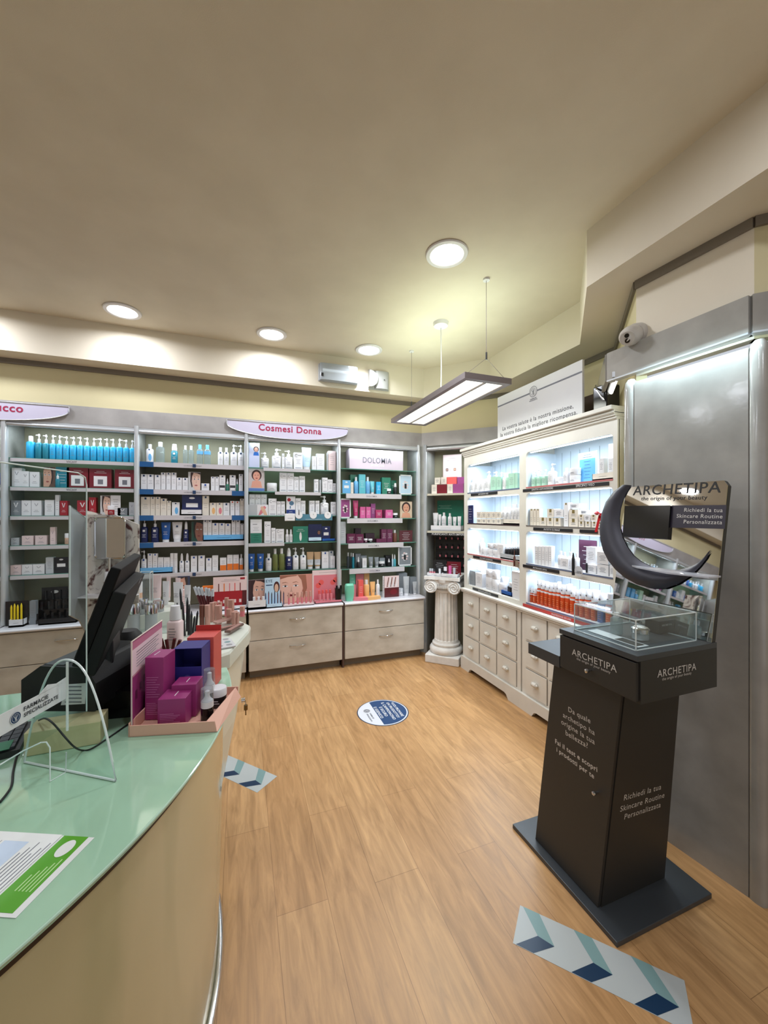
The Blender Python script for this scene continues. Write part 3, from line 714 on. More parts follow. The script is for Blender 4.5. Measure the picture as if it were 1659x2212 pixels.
knob(door, dn(1180 + 545 / 4.88, 1380 + 1615 / 4.88))
def fq(px, py): return on_plane(px, py, (0, 1.13, .02), (0, -1, -.1065))
NQ = (0, -1, -.1065)
def z28(x, y): return (1080 + x / 2.865, 1640 + y / 2.865)
for s, A, B in (('Richiedi la tua', (765, 255), (995, 185)), ('Skincare Routine', (742, 325), (1015, 235)), ('Personalizzata', (768, 372), (992, 295))):
    letters(t, s, fq(*z28(*A)), fq(*z28(*B)), NQ, LET)
MB().box(1.277, 1.68, .94, 1.286, .903, 1.05, KIOSK).build('display_box', t, bevel=.001)
MB().box(1.262, 1.68, .94, 1.286, 1.05, 1.07, KIOSKT).build('box_top', t, bevel=.001)
dr = MB().box(1.262, 1.2755, .946, 1.282, .912, 1.044, KIOSK).build('drawer', t, bevel=.001)
def d1(px, py): return onx(px, py, 1.2612)
letters(dr, 'ARCHETIPA', d1(*z48(272, 165)), d1(*z48(745, 357)), (-1, 0, 0), LET)
letters(dr, 'the origin of your beauty', d1(*z48(322, 218)), d1(*z48(678, 368)), (-1, 0, 0), LET)
knob(dr, d1(*z48(470, 330)))
def d2(px, py): return ony(px, py, .9395)
letters(t, 'ARCHETIPA', d2(*z48(1170, 408)), d2(*z48(1578, 325)), (0, -1, 0), LET)
letters(t, 'the origin of your beauty', d2(*z48(1220, 440)), d2(*z48(1528, 370)), (0, -1, 0), LET)
MB().box(1.262, 1.60, 1.286, 1.475, .903, .952, KIOSKT).build('side_shelf', t, bevel=.001)
# leaning header panel
HP, HN = (1.655, 0, 1.071), Vector((-1, 0, .163)).normalized()
def hp(px, py, lift=0.0): return on_plane(px, py, HP, HN) + HN * lift
def h4(x, y, lift=0.0): return hp(1270 + x / 4.265, 1000 + y / 4.265, lift)
zt = 1.683; px_ = lambda z: 1.655 + .163 * (z - 1.071)
back = -HN
corner = [Vector((px_(1.071), .944, 1.071)), Vector((px_(zt - .02), .944, zt - .02)), Vector((px_(zt), .958, zt)), Vector((px_(zt), 1.365, zt)), Vector((px_(1.071), 1.365, 1.071))]
MB().prism([p + back * .0025 for p in corner], back * .02, KIOSK).build('header_board', t)
MB().prism(corner, back * .002, MIRROR).build('mirror', t)
outer_ = [(330, 205), (250, 268), (180, 365), (140, 480), (124, 600), (130, 715), (158, 815), (205, 905), (270, 985), (360, 1062), (470, 1122), (600, 1160), (730, 1160), (850, 1115), (950, 1050), (1040, 960), (1100, 885), (1142, 805)]
inner_ = [(1100, 850), (1040, 905), (980, 945), (900, 975), (800, 990), (700, 985), (600, 962), (500, 915), (420, 850), (360, 765), (315, 665), (295, 560), (298, 455), (320, 360), (360, 275), (405, 208)]
CRES = mat('crescent_satin_charcoal', (66, 66, 74), .38, .35)
ol = [h4(x, y) for x, y in outer_]; il = [h4(x, y) for x, y in inner_]; il.reverse()
mb = MB(); n1 = len(ol); mid = []
for i in range(n1):
    f_ = i / (n1 - 1) * (len(il) - 1); k = min(int(f_), len(il) - 2); q_ = il[k].lerp(il[k + 1], f_ - k)
    mid.append(q_)
rows = []
for i in range(n1):
    wdt = (ol[i] - mid[i]).length
    rows.append([ol[i].lerp(mid[i], s) + HN * (.004 + min(.024, wdt * .28) * math.sin(PI * min(1, .08 + s * .95)) ** .7) for s in (0, .12, .28, .45, .62, .8, .93, 1)])
vv = [p for r in rows for p in r]; m_ = 8
mb.add(vv, [(i * m_ + j, i * m_ + j + 1, (i + 1) * m_ + j + 1, (i + 1) * m_ + j) for i in range(n1 - 1) for j in range(m_ - 1)], CRES, True)
mb.add(ol + [p for p in mid], [(i, i + n1, i + 1 + n1, i + 1) for i in range(n1 - 1)], CRES)
mb.build('crescent', t)
mb = MB(); mb.prism([h4(355, 400, .0), h4(776, 396, .0), h4(752, 706, .0), h4(335, 682, .0)], HN * .012, BLKG); mb.build('tablet_screen', t, bevel=.003)
mb = MB(); mb.prism([h4(775, 393), h4(1279, 388), h4(1262, 608), h4(755, 595)], HN * .002, mat('aubergine_band', (42, 36, 50), .3))
for s, A, B in (('Richiedi la tua', (890, 450), (1245, 455)), ('Skincare Routine', (820, 505), (1243, 512)), ('Personalizzata', (885, 558), (1240, 566))):
    add_text(mb, s, h4(*A), h4(*B), HN, LET, lift=.003)
mb.build('text_band', t)
letters(t, 'ARCHETIPA', h4(413, 298), h4(1222, 272), HN, BLK, lift=.001)
letters(t, 'the origin of your beauty', h4(490, 345), h4(1098, 335), HN, BLK, lift=.001)
L_, R_ = h4(375, 960), h4(1225, 1035); L_.z = R_.z = (L_.z + R_.z) / 2
mb = MB().prism([L_, R_, R_ + Vector((-.07, .0, 0)), R_.lerp(L_, .35) + Vector((-.1, 0, 0)), R_.lerp(L_, .8) + Vector((-.05, 0, 0))], (0, 0, .006), clear('mirror_shelf_acrylic', (235, 235, 240), .45)); mb.build('acrylic_shelf', t)
settle(t, (1.52, 1.3, 0))

def acrylic_case(x0, x1, y0, y1, z0, z1, name, label, cat, top=True):
    t = thing(name, label, cat, ((x0 + x1) / 2, (y0 + y1) / 2, z0)); hx, hy, h = (x1 - x0) / 2, (y1 - y0) / 2, z1 - z0
    mb = MB(); th = .003
    mb.box(-hx, hx, -hy, -hy + th, 0, h, ACR); mb.box(-hx, hx, hy - th, hy, 0, h, ACR); mb.box(-hx, -hx + th, -hy, hy, 0, h, ACR); mb.box(hx - th, hx, -hy, hy, 0, h, ACR)
    if top: mb.box(-hx, hx, -hy, hy, h - th, h, ACR)
    mb.build('panes', t)
    mb = MB(); r = .0016
    for sx in (-1, 1):
        for sy in (-1, 1): mb.box(sx * hx - r, sx * hx + r, sy * hy - r, sy * hy + r, 0, h, ACRE)
    for z in (0.001, h):
        for s in (-1, 1): mb.box(-hx, hx, s * hy - r, s * hy + r, z - r, z + r, ACRE); mb.box(s * hx - r, s * hx + r, -hy, hy, z - r, z + r, ACRE)
    mb.build('edges', t); return t
acrylic_case(1.304, 1.624, .978, 1.246, 1.071, 1.179, 'acrylic_case', 'clear acrylic case covering samples on top of the kiosk', 'display case')
solo('leaflet', MB().box(1.345, 1.40, 1.0, 1.22, 1.0705, 1.0715, WHITE).box(1.35, 1.395, 1.01, 1.10, 1.0716, 1.0718, DARK), 'white leaflet strip lying inside the acrylic case on the kiosk', 'leaflet')

# ================================================================== CURVED COUNTER
CZ = .92; CC = Vector((-1.279, 1.491, 0)); CR = 1.244
def arc(R, a0, a1, n, z): return [(CC.x + R * math.cos(math.radians(a0 + (a1 - a0) * i / n)), CC.y + R * math.sin(math.radians(a0 + (a1 - a0) * i / n)), z) for i in range(n + 1)]
t = thing('sales_counter', 'curved sales counter with pale green glass top and olive front', 'counter', (0, 0, 0))
A0, A1 = -84, 11.2
top = arc(CR, A0, A1, 72, CZ - .012) + [(-1.5, 1.735, CZ - .012), (-1.5, .25, CZ - .012)]
mb = MB().prism(top, (0, 0, .012), GTOP, smooth=False); mb.build('glass_top', t)
mb = MB(); ring = [Vector(p) for p in arc(CR + .0005, A0, A1, 72, CZ - .0035)]; mb.tube([tuple(p) for p in ring], .0035, mat('pale_glass_edge', (176, 206, 186), .1), 8)
mb.build('polished_edge', t)
und = arc(CR - .02, A0, A1 - .5, 72, CZ - .04) + [(-1.5, 1.71, CZ - .04), (-1.5, .25, CZ - .04)]
MB().prism(und, (0, 0, .027), mat('dark_umber_gap_shade', (46, 34, 28), .4)).build('gap_shade_band', t)  # solid dark band, its colour stands in for the shaded gap under the glass
NN = 72; mb = MB(); vv = []
for z, R in ((.0, CR - .045), (.05, CR - .042), (.3, CR - .034), (.6, CR - .028), (.885, CR - .024)): vv += arc(R, A0, A1 - 1, NN, z)
mb.add(vv, [(k * (NN + 1) + i, k * (NN + 1) + i + 1, (k + 1) * (NN + 1) + i + 1, (k + 1) * (NN + 1) + i) for k in range(4) for i in range(NN)], OLIVE, True)
mb.build('curved_front', t)
mb = MB().box(-1.45, -.11, 1.66, 1.70, 0, .88, OLIVE); mb.build('back_panel', t)
mb = MB(); mb.tube(arc(CR - .035, A0, A1 - 1, NN, .012), .012, CHROME, 10); mb.build('kick_rim', t)
settle(t, (CC.x, CC.y, 0))

# ================================================================== WHITE TESTER UNIT
TP = [(-.085, 1.80), (-.045, 1.83), (.04, 2.13), (.05, 2.22), (.0, 2.34), (-.5, 2.78), (-.60, 2.78), (-.70, 2.34), (-.68, 2.26), (-.13, 1.81)]
t = thing('tester_unit', 'white cosmetics tester unit with rounded top beyond the counter', 'display unit', (-.3, 2.28, 0))
TC = Vector((-.3, 2.28, 0))
TW = mat('greenish_white_lacquer', (214, 218, 206), .25)
def ply(sx, dx, z): return [((x - TC.x) * sx + dx, (y - TC.y) * sx, z) for x, y in TP]
def polyloft(levels, m):
    mb = MB(); n = len(TP); vs = []
    for sx, dx, z in levels: vs += ply(sx, dx, z)
    for k in range(len(levels) - 1): mb.add(vs, [(k * n + i, k * n + (i + 1) % n, (k + 1) * n + (i + 1) % n, (k + 1) * n + i) for i in range(n)], m)
    mb.add(vs, [tuple(reversed(range(n)))], m); mb.add(vs, [tuple(range(len(vs) - n, len(vs)))], m); return mb
polyloft([(.97, -.01, .86), (.995, 0, .88), (1, 0, .94), (.985, 0, .95)], TW).build('top', t, bevel=.006)
polyloft([(.78, -.09, .0), (.90, -.035, .5), (.955, -.012, .859)], TW).build('body', t)
mb = MB(); mb.cyl((0, 0, 0), .012, 0, .02, CHROME, 14)
kp = cp(521, 1513, 2.16) - TC
o = mb.build('lock', t); o.matrix_local = Matrix.Translation(kp) @ Matrix.Rotation(PI / 2, 4, 'Y')
mb = MB(); mb.tube([(kp.x + .02, kp.y, kp.z - .002), (kp.x + .024, kp.y, kp.z - .03)], .0025, CHROME, 6); mb.cyl((kp.x + .024, kp.y, 0), .011, kp.z - .055, kp.z - .03, mat('brass_key', (122, 96, 58), .35, .9), 12); mb.box(kp.x + .021, kp.x + .027, kp.y - .003, kp.y + .003, kp.z - .085, kp.z - .05, MATS['brass_key'])
mb.build('key', t)
MB().prism([(x, y, .951 - 0) for x, y in [(v[0], v[1]) for v in [(-.30, -.02), (.0, .10), (-.05, .3), (-.25, .44), (-.36, .1)]]], (0, 0, .08), TW).build('riser', t)

# ================================================================== FLOOR STICKERS
SG = mat('sticker_pale_grey', (178, 184, 184), .4); ST = mat('sticker_teal', (120, 152, 152), .4); SN = mat('sticker_navy', (16, 48, 78), .35)
def fz(x, y, z=.0): return onz(1080 + x / 2.865, 1640 + y / 2.865, z)
def strip_sticker(c0, du, dv, label):
    """c0: corner on the floor, du: long side, dv: short side"""
    du, dv = Vector(du), Vector(dv); t = MB(); c0 = Vector((*c0, 0))
    P = lambda u, v, z: c0 + du * u + dv * v + Vector((0, 0, z))
    t.prism([P(0, 0, .0002), P(1, 0, .0002), P(1, 1, .0002), P(0, 1, .0002)], (0, 0, .0008), SG)
    for k in range(3):
        a = .02 + k * .345
        t.add([P(*q_, .0014) for q_ in ((a, .0), (a + .115, .0), (a + .235, .62), (a + .125, .56))], [(0, 1, 2, 3)], ST)
        t.add([P(*q_, .0015) for q_ in ((a - .0, .99), (a + .125, .56), (a + .235, .62), (a + .115, .99))], [(0, 1, 2, 3)], SN)
    return solo('floor_sticker', t, label, 'floor sticker', group='chevron strips on the floor')
u_ = Vector((.345, -.392, 0)); v_ = Vector((-.1165, -.1025, 0))
strip_sticker((1.0396, 1.2613), u_, v_, 'chevron floor sticker in front of the kiosk base plate')
strip_sticker((.2015 - .345, 2.3814 + .392), u_, v_, 'chevron floor sticker half hidden behind the curved counter')
t = thing('round_floor_sticker', 'round blue and white floor sticker in the middle of the floor', 'floor sticker', tuple(onz(827, 1538, 0)))
def ringdisc(r, z, m, a0=0, a1=2 * PI, n=56): return MB().prism([(r * math.cos(a0 + (a1 - a0) * i / n), r * math.sin(a0 + (a1 - a0) * i / n), z) for i in range(n + (0 if a1 - a0 > 6.2 else 1))], (0, 0, .0006), m)
ringdisc(.203, .0002, SN).build('rim', t); ringdisc(.196, .0009, mat('sticker_white', (214, 216, 222), .4)).build('disc', t)
aa = math.acos(-.055 / .186)
ringdisc(.186, .0016, mat('sticker_blue', (30, 66, 110), .4), -aa, aa).build('blue_field', t)
mb = MB()
for s, x, L in (('VUOI PROVARE', .125, .235), ('UN PRODOTTO?', .088, .25), ('IL CAMPIONCINO', .048, .28), ('È SICURO', .008, .15), ('E IGIENICO', -.034, .18)):
    add_text(mb, s, (x - .014, L / 2, .0024), (x - .014, -L / 2, .0024), (0, 0, 1), WHITE)
for s, x, L in (('FARMACIE', -.10, .085), ('SPECIALIZZATE', -.125, .12)): add_text(mb, s, (x - .007, .012, .0018), (x - .007, .012 - L, .0018), (0, 0, 1), PRINTG)
mb.build('lettering', t)
emblem(t, (-.115, .055, .0018), .028, (0, -1, 0), (1, 0, 0), (0, 0, 1), WHITE, PRINTG)
# ================================================================== PRODUCT BUILDERS
CN = {'white': (222, 222, 226), 'ivory': (220, 212, 200), 'palepink': (222, 200, 200), 'grey': (128, 134, 140), 'lightgrey': (176, 180, 184), 'silver': (190, 194, 200),
      'cyan': (40, 160, 208), 'teal': (30, 120, 140), 'turquoise': (84, 172, 186), 'skyblue': (100, 170, 220), 'blue': (24, 84, 160), 'navy': (22, 32, 82), 'black': (24, 24, 28),
      'red': (158, 24, 38), 'darkred': (110, 20, 34), 'pink': (206, 92, 150), 'magenta': (186, 56, 110), 'plum': (96, 28, 66), 'aubergine': (52, 22, 40), 'purple': (150, 70, 130),
      'coral': (222, 92, 88), 'orange': (226, 116, 36), 'amber': (196, 70, 26), 'tan': (180, 148, 112), 'taupe': (140, 124, 110), 'green': (40, 118, 96), 'mint': (110, 190, 160),
      'olive': (104, 112, 60), 'palegreen': (168, 208, 190), 'charcoal': (58, 64, 70), 'brown': (110, 66, 54), 'rosegold': (190, 146, 132), 'nude': (216, 176, 150), 'gold': (122, 106, 62),
      'yellow': (232, 204, 40), 'lightblue': (188, 214, 232), 'maroon': (84, 24, 30), 'cream': (214, 206, 188), 'apricot': (222, 170, 110), 'rose': (212, 122, 132)}
def C(n, rough=.35): return mat('product_' + n, CN[n], rough)
CLRB = clear('clear_bottle_plastic', (214, 224, 224), .22)
def tlines(mb, w, y, z0, z1, m, n=4, x=0.0, wf=.6):
    for i in range(n):
        z = z0 + (z1 - z0) * (i + .5) / n; ww = w * wf * (.6 + .4 * ((i * 7 + 3) % 5) / 4) / 2
        mb.quad((x - ww, y, z - .0011), (x + ww, y, z - .0011), (x + ww, y, z + .0011), (x - ww, y, z + .0011), m)
def rect(mb, x0, x1, z0, z1, y, m): mb.quad((x0, y, z0), (x1, y, z0), (x1, y, z1), (x0, y, z1), m)
def marks(mb, w, h, y, mk):
    y = y - .0004; T = PRINTG
    if mk == 'n' or mk == 'nb' or mk == 'nr':
        q = min(w * .3, .016); rect(mb, -q / 2, q / 2, h - q * 1.5, h - q * .35, y, {'n': NAVY, 'nb': mat('mid_blue', (28, 72, 150), .5), 'nr': mat('red_orange', (200, 70, 44), .5)}[mk]); tlines(mb, w, y, h * .35, h * .65, T, 3)
    elif mk == 'w': q = min(w * .34, .02); rect(mb, -q / 2, q / 2, h * .68, h * .68 + q, y, WHITE); tlines(mb, w, y, h * .3, h * .55, WHITE, 3)
    elif mk == 'C':
        r = w * .16; pts = [(-w * .2 + r * math.cos(a), y, h * .82 + r * math.sin(a)) for a in [PI * .3 + PI * 1.4 * i / 10 for i in range(11)]]; mb.tube(pts, .0012, INK, 4)
        rect(mb, -w * .05, w * .35, h * .81, h * .83, y, INK); tlines(mb, w, y, h * .3, h * .62, T, 4, wf=.5); rect(mb, -w * .35, w * .35, h * .07, h * .07 + .004, y, NAVY)
    elif mk == 'g': q = min(w * .36, .024); rect(mb, -q / 2, q / 2, h - q * 1.15, h - q * .1, y, C('gold')); tlines(mb, w, y, h * .2, h * .5, T, 3)
    elif mk == 'v':
        for s in (-1, 1): mb.quad((s * w * .14, y, h * .8), (s * w * .2, y, h * .8), (s * w * .02, y, h * .62), (-s * w * .02, y, h * .62), T if True else WHITE)
        tlines(mb, w, y, h * .2, h * .4, T, 2)
    elif mk == 'V':
        for s in (-1, 1): mb.quad((s * w * .14, y, h * .85), (s * w * .24, y, h * .85), (s * w * .04, y, h * .55), (-s * w * .03, y, h * .55), WHITE)
        tlines(mb, w, y, h * .2, h * .4, WHITE, 2)
    elif mk == 'l': tlines(mb, w, y, h * .25, h * .75, T, 5)
    elif mk == 'L': tlines(mb, w, y, h * .3, h * .7, WHITE, 4)
    elif mk == 'label': rect(mb, -w * .3, w * .3, h * .1, h * .62, y, WHITE); rect(mb, -w * .12, w * .12, h * .2, h * .45, y - .0003, T); tlines(mb, w, y, h * .75, h * .9, WHITE, 2)
    elif mk == 'or': rect(mb, -w / 2 + .001, w / 2 - .001, .001, h * .42, y, C('orange')); tlines(mb, w, y, h * .5, h * .8, T, 3)
    elif mk == 'gr': rect(mb, -w / 2 + .001, w / 2 - .001, .001, h * .42, y, C('green')); tlines(mb, w, y, h * .08, h * .36, WHITE, 3); rect(mb, -w * .3, w * .1, h * .78, h * .8, y - .0002, INK); tlines(mb, w, y, h * .5, h * .7, T, 3)
    elif mk == 'bk': rect(mb, -w * .46, w * .46, h * .04, h * .36, y, INK); rect(mb, -w * .4, w * .4, h * .06, h * .2, y - .0003, WHITE); q = .014; rect(mb, -q / 2, q / 2, h - q * 1.4, h - q * .4, y, NAVY); tlines(mb, w, y, h * .45, h * .75, T, 3)
    elif mk == 'pb': rect(mb, -.006, .006, h - .018, h - .006, y, NAVY); mb.disc((w * .1, 0, h * .36), w * .22, h * .26, y, C('skyblue'))
    elif mk == 'po': rect(mb, -.006, .006, h - .018, h - .006, y, NAVY); mb.disc((w * .1, 0, h * .36), w * .25, h * .26, y, C('apricot'))
    elif mk == 'pp': rect(mb, -.006, .006, h - .018, h - .006, y, NAVY); mb.disc((w * .1, 0, h * .36), w * .25, h * .26, y, C('rose'))
    elif mk == 'half': rect(mb, 0, w * .5 - .001, .001, h - .001, y, C('darkred'))
MKW = {'n': 'with navy square', 'nb': 'with blue square', 'nr': 'with red square', 'w': 'with white square', 'C': 'with ring mark', 'g': 'with gold square', 'v': 'with V mark', 'V': 'with white V', 'label': 'with white label',
       'or': 'with orange base', 'gr': 'with green base', 'bk': 'with black band', 'pb': 'with blue print', 'po': 'with orange print', 'pp': 'with pink print'}
def face_art(mb, w, h, y, bg, hair, skin, fx=.0, fz=.5, s=.3, lips=(150, 40, 50), dress=None, eyes=True):
    rect(mb, -w / 2 + .002, w / 2 - .002, .002, h - .002, y, mat('art_bg_%d_%d_%d' % bg, bg, .4))
    H = mat('art_hair_%d_%d_%d' % hair, hair, .5); S = mat('art_skin_%d_%d_%d' % skin, skin, .5)
    cx, cz = fx * w, fz * h; r = s * min(w, h)
    r = min(r, (w / 2 - .004 - abs(cx)) / 1.2 if abs(cx) < w / 2 - .01 else r)
    if dress:
        D = mat('art_dress_%d_%d_%d' % dress, dress, .5); zz = max(.003, cz - r * 2.6)
        mb.add([(cx - r * 1.15, y - .0003, zz), (cx + r * 1.15, y - .0003, zz), (cx + r * .9, y - .0003, cz - r * 1.25), (cx + r * .3, y - .0003, cz - r * 1.05), (cx - r * .3, y - .0003, cz - r * 1.05), (cx - r * .9, y - .0003, cz - r * 1.25)], [tuple(range(6))], D)
    mb.disc((cx, 0, cz + r * .12), r * 1.05, r * 1.18, y - .0005, H); mb.disc((cx, 0, cz - r * .08), r * .74, r * .98, y - .0008, S)
    mb.disc((cx, 0, cz - r * .55), r * .24, r * .09, y - .0011, mat('art_lips', lips, .4), 10)
    if eyes:
        for q in (-1, 1): mb.disc((cx + q * r * .3, 0, cz + r * .12), r * .13, r * .06, y - .0011, INK, 10)
def close_art(mb, w, h, y, skin, hair, lips, side=1, bg=None):
    # cropped close-up portrait: face fills the card, hair on one side
    S = mat('art_skin_%d_%d_%d' % skin, skin, .5); H = mat('art_hair_%d_%d_%d' % hair, hair, .5); s2 = tuple(int(v * .86) for v in skin); S2 = mat('art_skin_%d_%d_%d' % s2, s2, .5)
    rect(mb, -w / 2 + .001, w / 2 - .001, .001, h - .001, y, mat('art_bg_%d_%d_%d' % (bg or s2), bg or s2, .5))
    P = lambda pts, m, k: mb.add([(side * w * u, y - .0003 * k, h * v) for u, v in pts], [tuple(range(len(pts))) if side > 0 else tuple(reversed(range(len(pts))))], m)
    P([(-.49, .02), (-.05, .02), (.12, .2), (.2, .5), (.16, .85), (.05, .98), (-.49, .98)], S, 1)
    P([(.04, .98), (.16, .8), (.22, .5), (.14, .2), (.22, .15), (.34, .5), (.30, .98)], H, 2)
    P([(-.49, .98), (-.49, .86), (-.25, .93), (.0, .95), (.04, .98)], H, 2)
    for ex in (-.34, -.02):
        P([(ex - .09, .60), (ex - .03, .575), (ex + .05, .58), (ex + .10, .61), (ex + .03, .64), (ex - .05, .635)], WHITE, 3); P([(ex - .02, .58), (ex + .035, .58), (ex + .035, .635), (ex - .02, .635)], INK, 4)
        P([(ex - .10, .71), (ex + .02, .735), (ex + .11, .70), (ex + .02, .755), (ex - .08, .735)], H, 3); P([(ex - .10, .61), (ex + .0, .645), (ex + .11, .615), (ex, .66)], H, 5)
    P([(-.20, .40), (-.10, .40), (-.13, .44), (-.15, .60), (-.17, .44)], S2, 3)
    L = mat('art_lips_%d_%d_%d' % lips, lips, .35)
    P([(-.29, .27), (-.2, .235), (-.08, .24), (.0, .28), (-.08, .315), (-.13, .30), (-.19, .32)], L, 3); P([(-.25, .278), (-.1, .272), (-.04, .284), (-.13, .29)], mat('art_lip_line', (90, 20, 30), .5), 4)
def make(kind, w, h, col, mk, t_name, label, cat, loc, rz, grp, d=None):
    """one product at its base centre; local -y is its front"""
    if kind in ('carton', 'gift', 'pack'):
        d = d or max(.02, min(w * .9, .075)); mb = MB().box(-w / 2, w / 2, -d / 2, d / 2, 0, h, C(col))
        if kind == 'gift': rect(mb, -w * .5, w * .5, h * .0, h * .2, -d / 2 - .0003, C('darkred')); 
        marks(mb, w, h, -d / 2, mk)
        o = mb.build(t_name, loc=loc, rz=rz); root = o
    elif kind in ('card', 'art', 'frame'):
        d = .004; mb = MB().box(-w / 2, w / 2, -.002, .002, 0, h, C(col))
        if kind == 'frame':
            for a in ((-w / 2, -w / 2 + .012, 0, h), (w / 2 - .012, w / 2, 0, h), (-w / 2, w / 2, 0, .014), (-w / 2, w / 2, h - .012, h)): mb.box(a[0], a[1], -.008, -.002, a[2], a[3], WHITE)
        y = -.0024
        if mk in ('F9', 'F8', 'F1', 'F2', 'F4', 'FA'):
            sk, hr, lp, sd, bg_ = {'F9': ((224, 178, 160), (150, 96, 76), (120, 34, 40), 1, (200, 136, 122)), 'F8': ((214, 166, 146), (52, 30, 32), (150, 60, 62), -1, (60, 34, 40)), 'F1': ((190, 150, 130), (40, 26, 26), (150, 80, 78), 1, (90, 66, 56)),
                                   'F2': ((220, 184, 168), (60, 40, 40), (186, 110, 110), -1, (196, 198, 200)), 'F4': ((122, 80, 66), (22, 18, 18), (110, 50, 50), -1, (22, 62, 50)), 'FA': ((196, 150, 132), (56, 46, 44), (150, 80, 76), 1, (52, 62, 88))}[mk]
            close_art(mb, w, h, y, sk, hr, lp, sd, bg_)
        elif mk.startswith('F'):
            A = {'F1': ((176, 178, 176), (60, 40, 40), (206, 158, 136)), 'F2': ((186, 190, 194), (44, 36, 44), (224, 190, 176)), 'F3': ((20, 28, 70), (30, 22, 28), (120, 84, 72)), 'F4': ((22, 60, 50), (20, 18, 20), (110, 74, 62)),
                 'F5': ((198, 204, 230), (54, 34, 34), (218, 168, 150)), 'F6': ((200, 190, 190), (58, 32, 28), (222, 160, 140)), 'F7': ((208, 190, 166), (56, 30, 26), (214, 156, 128)), 'F8': ((196, 168, 164), (70, 36, 36), (220, 172, 152)),
                 'F9': ((206, 186, 172), (96, 52, 44), (226, 176, 156)), 'F0': ((22, 20, 24), (18, 14, 16), (120, 80, 68)), 'FA': ((44, 60, 100), (70, 60, 56), (200, 140, 118))}[mk[:2]]
            face_art(mb, w, h, y, *A, s={'F7': .34, 'F6': .30, 'F5': .30}.get(mk[:2], .42), fz={'F5': .74, 'F6': .68, 'F7': .62, 'F9': .5}.get(mk[:2], .52), fx={'F5': .18, 'F9': -.1, 'F1': -.1, 'F4': .28, 'F3': .3, 'F2': .25}.get(mk[:2], 0),
                     dress={'F5': (36, 104, 190), 'F6': (222, 160, 140), 'F7': (214, 156, 128), 'F0': (30, 26, 40)}.get(mk[:2]))
            if mk == 'F6': rect(mb, -w / 2 + .002, w / 2 - .002, .002, h * .13, y - .0012, mat('mid_blue2', (90, 124, 190), .4))
        elif mk == 'flow':
            rect(mb, -w / 2 + .013, w / 2 - .013, .015, h - .014, y, C({'pink': 'purple', 'grey': 'grey'}.get(col, 'lightblue')))
            for i in range(7):
                a = i * .9; mb.disc((w * .17 * math.cos(a), 0, h * .48 + h * .17 * math.sin(a)), w * .09, h * .05, y - .0004, WHITE if i % 2 else C('palepink'), 8)
            rect(mb, -w * .08, w * .08, h * .3, h * .55, y - .0008, BLK)
        elif mk == 'hands': rect(mb, -w / 2 + .002, -w * .06, .002, h - .002, y, C('lightgrey')); mb.add([(w * p, y - .0004, h * q) for p, q in ((.0, .02), (.12, .06), (.28, .35), (.4, .75), (.3, .9), (.18, .75), (.08, .4))], [tuple(range(7))], C('rose')); mb.add([(w * p, y - .0007, h * q) for p, q in ((.46, .02), (.3, .04), (.2, .35), (.1, .72), (.18, .88), (.3, .7), (.38, .4))], [tuple(range(7))], C('nude'))
        elif mk == 'dots': mb.disc((-w * .2, 0, h * .82), w * .2, w * .2, y, C('red')); mb.disc((w * .08, 0, h * .64), w * .26, w * .26, y, mat('slate_blue', (80, 116, 146), .4)); rect(mb, -w * .12, 0, h * .36, h * .5, y, mat('slate_blue', (80, 116, 146), .4)); rect(mb, -w / 2 + .001, w / 2 - .001, .002, h * .3, y, mat('royal', (22, 52, 120), .4)); tlines(mb, w, y - .0003, h * .08, h * .24, WHITE, 2)
        elif mk == 'green': tlines(mb, w, y, h * .65, h * .85, WHITE, 2); mb.disc((.0, 0, h * .35), w * .08, h * .28, y, WHITE)
        elif mk == 'leaf':
            tlines(mb, w, y, h * .7, h * .85, C('palegreen'), 3, x=-w * .2)
            for i in range(6): a = .3 + i * .4; mb.add([(w * .1, y, h * .3), (w * .1 + w * .32 * math.cos(a) - .006, y, h * .3 + h * .4 * math.sin(a)), (w * .1 + w * .35 * math.cos(a), y, h * .3 + h * .45 * math.sin(a) + .004)], [(0, 1, 2)], C('green'))
        elif mk == 'faces6':
            tlines(mb, w, y, h * .82, h * .94, PRINTG, 2)
            for i in range(6):
                x = -w * .28 + (i % 2) * w * .42; z = h * (.62 - .26 * (i // 2)); hc = [(60, 44, 60), (150, 110, 90), (120, 40, 34), (190, 90, 60), (30, 20, 30), (150, 60, 60)][i]
                rect(mb, x - .014, x + .014, z - .016, z + .016, y, mat('swatch%d' % i, hc, .5)); mb.disc((x, 0, z), .007, .010, y - .0004, C('nude'), 10); tlines(mb, .03, y, z - .01, z + .01, PRINTG, 2, x=x + .032)
        elif mk == 'nails':
            rect(mb, -w / 2 + .001, w / 2 - .001, .001, h * .45, y, C('maroon'))
            for i in range(9): x = -w * .35 + i * w * .08; mb.add([(x, y - .0004, h * .5), (x + w * .06, y - .0004, h * .48), (x + w * .16, y - .0004, h * .92), (x + w * .11, y - .0004, h * .95)], [(0, 1, 2, 3)], C(['brown', 'palepink', 'white'][i % 3]))
            mb.disc((w * .12, 0, h * .24), w * .24, h * .13, y - .0006, C('darkred')); tlines(mb, w, y - .001, h * .45, h * .6, WHITE, 3, wf=.8)
        elif mk == 'EYE':
            text_ok = add_text(mb, 'EYE', (-w * .42, y, h * .84), (.0, y, h * .84), (0, -1, 0), NAVY); rect(mb, -w * .42, w * .0, h * .72, h * .755, y, NAVY)
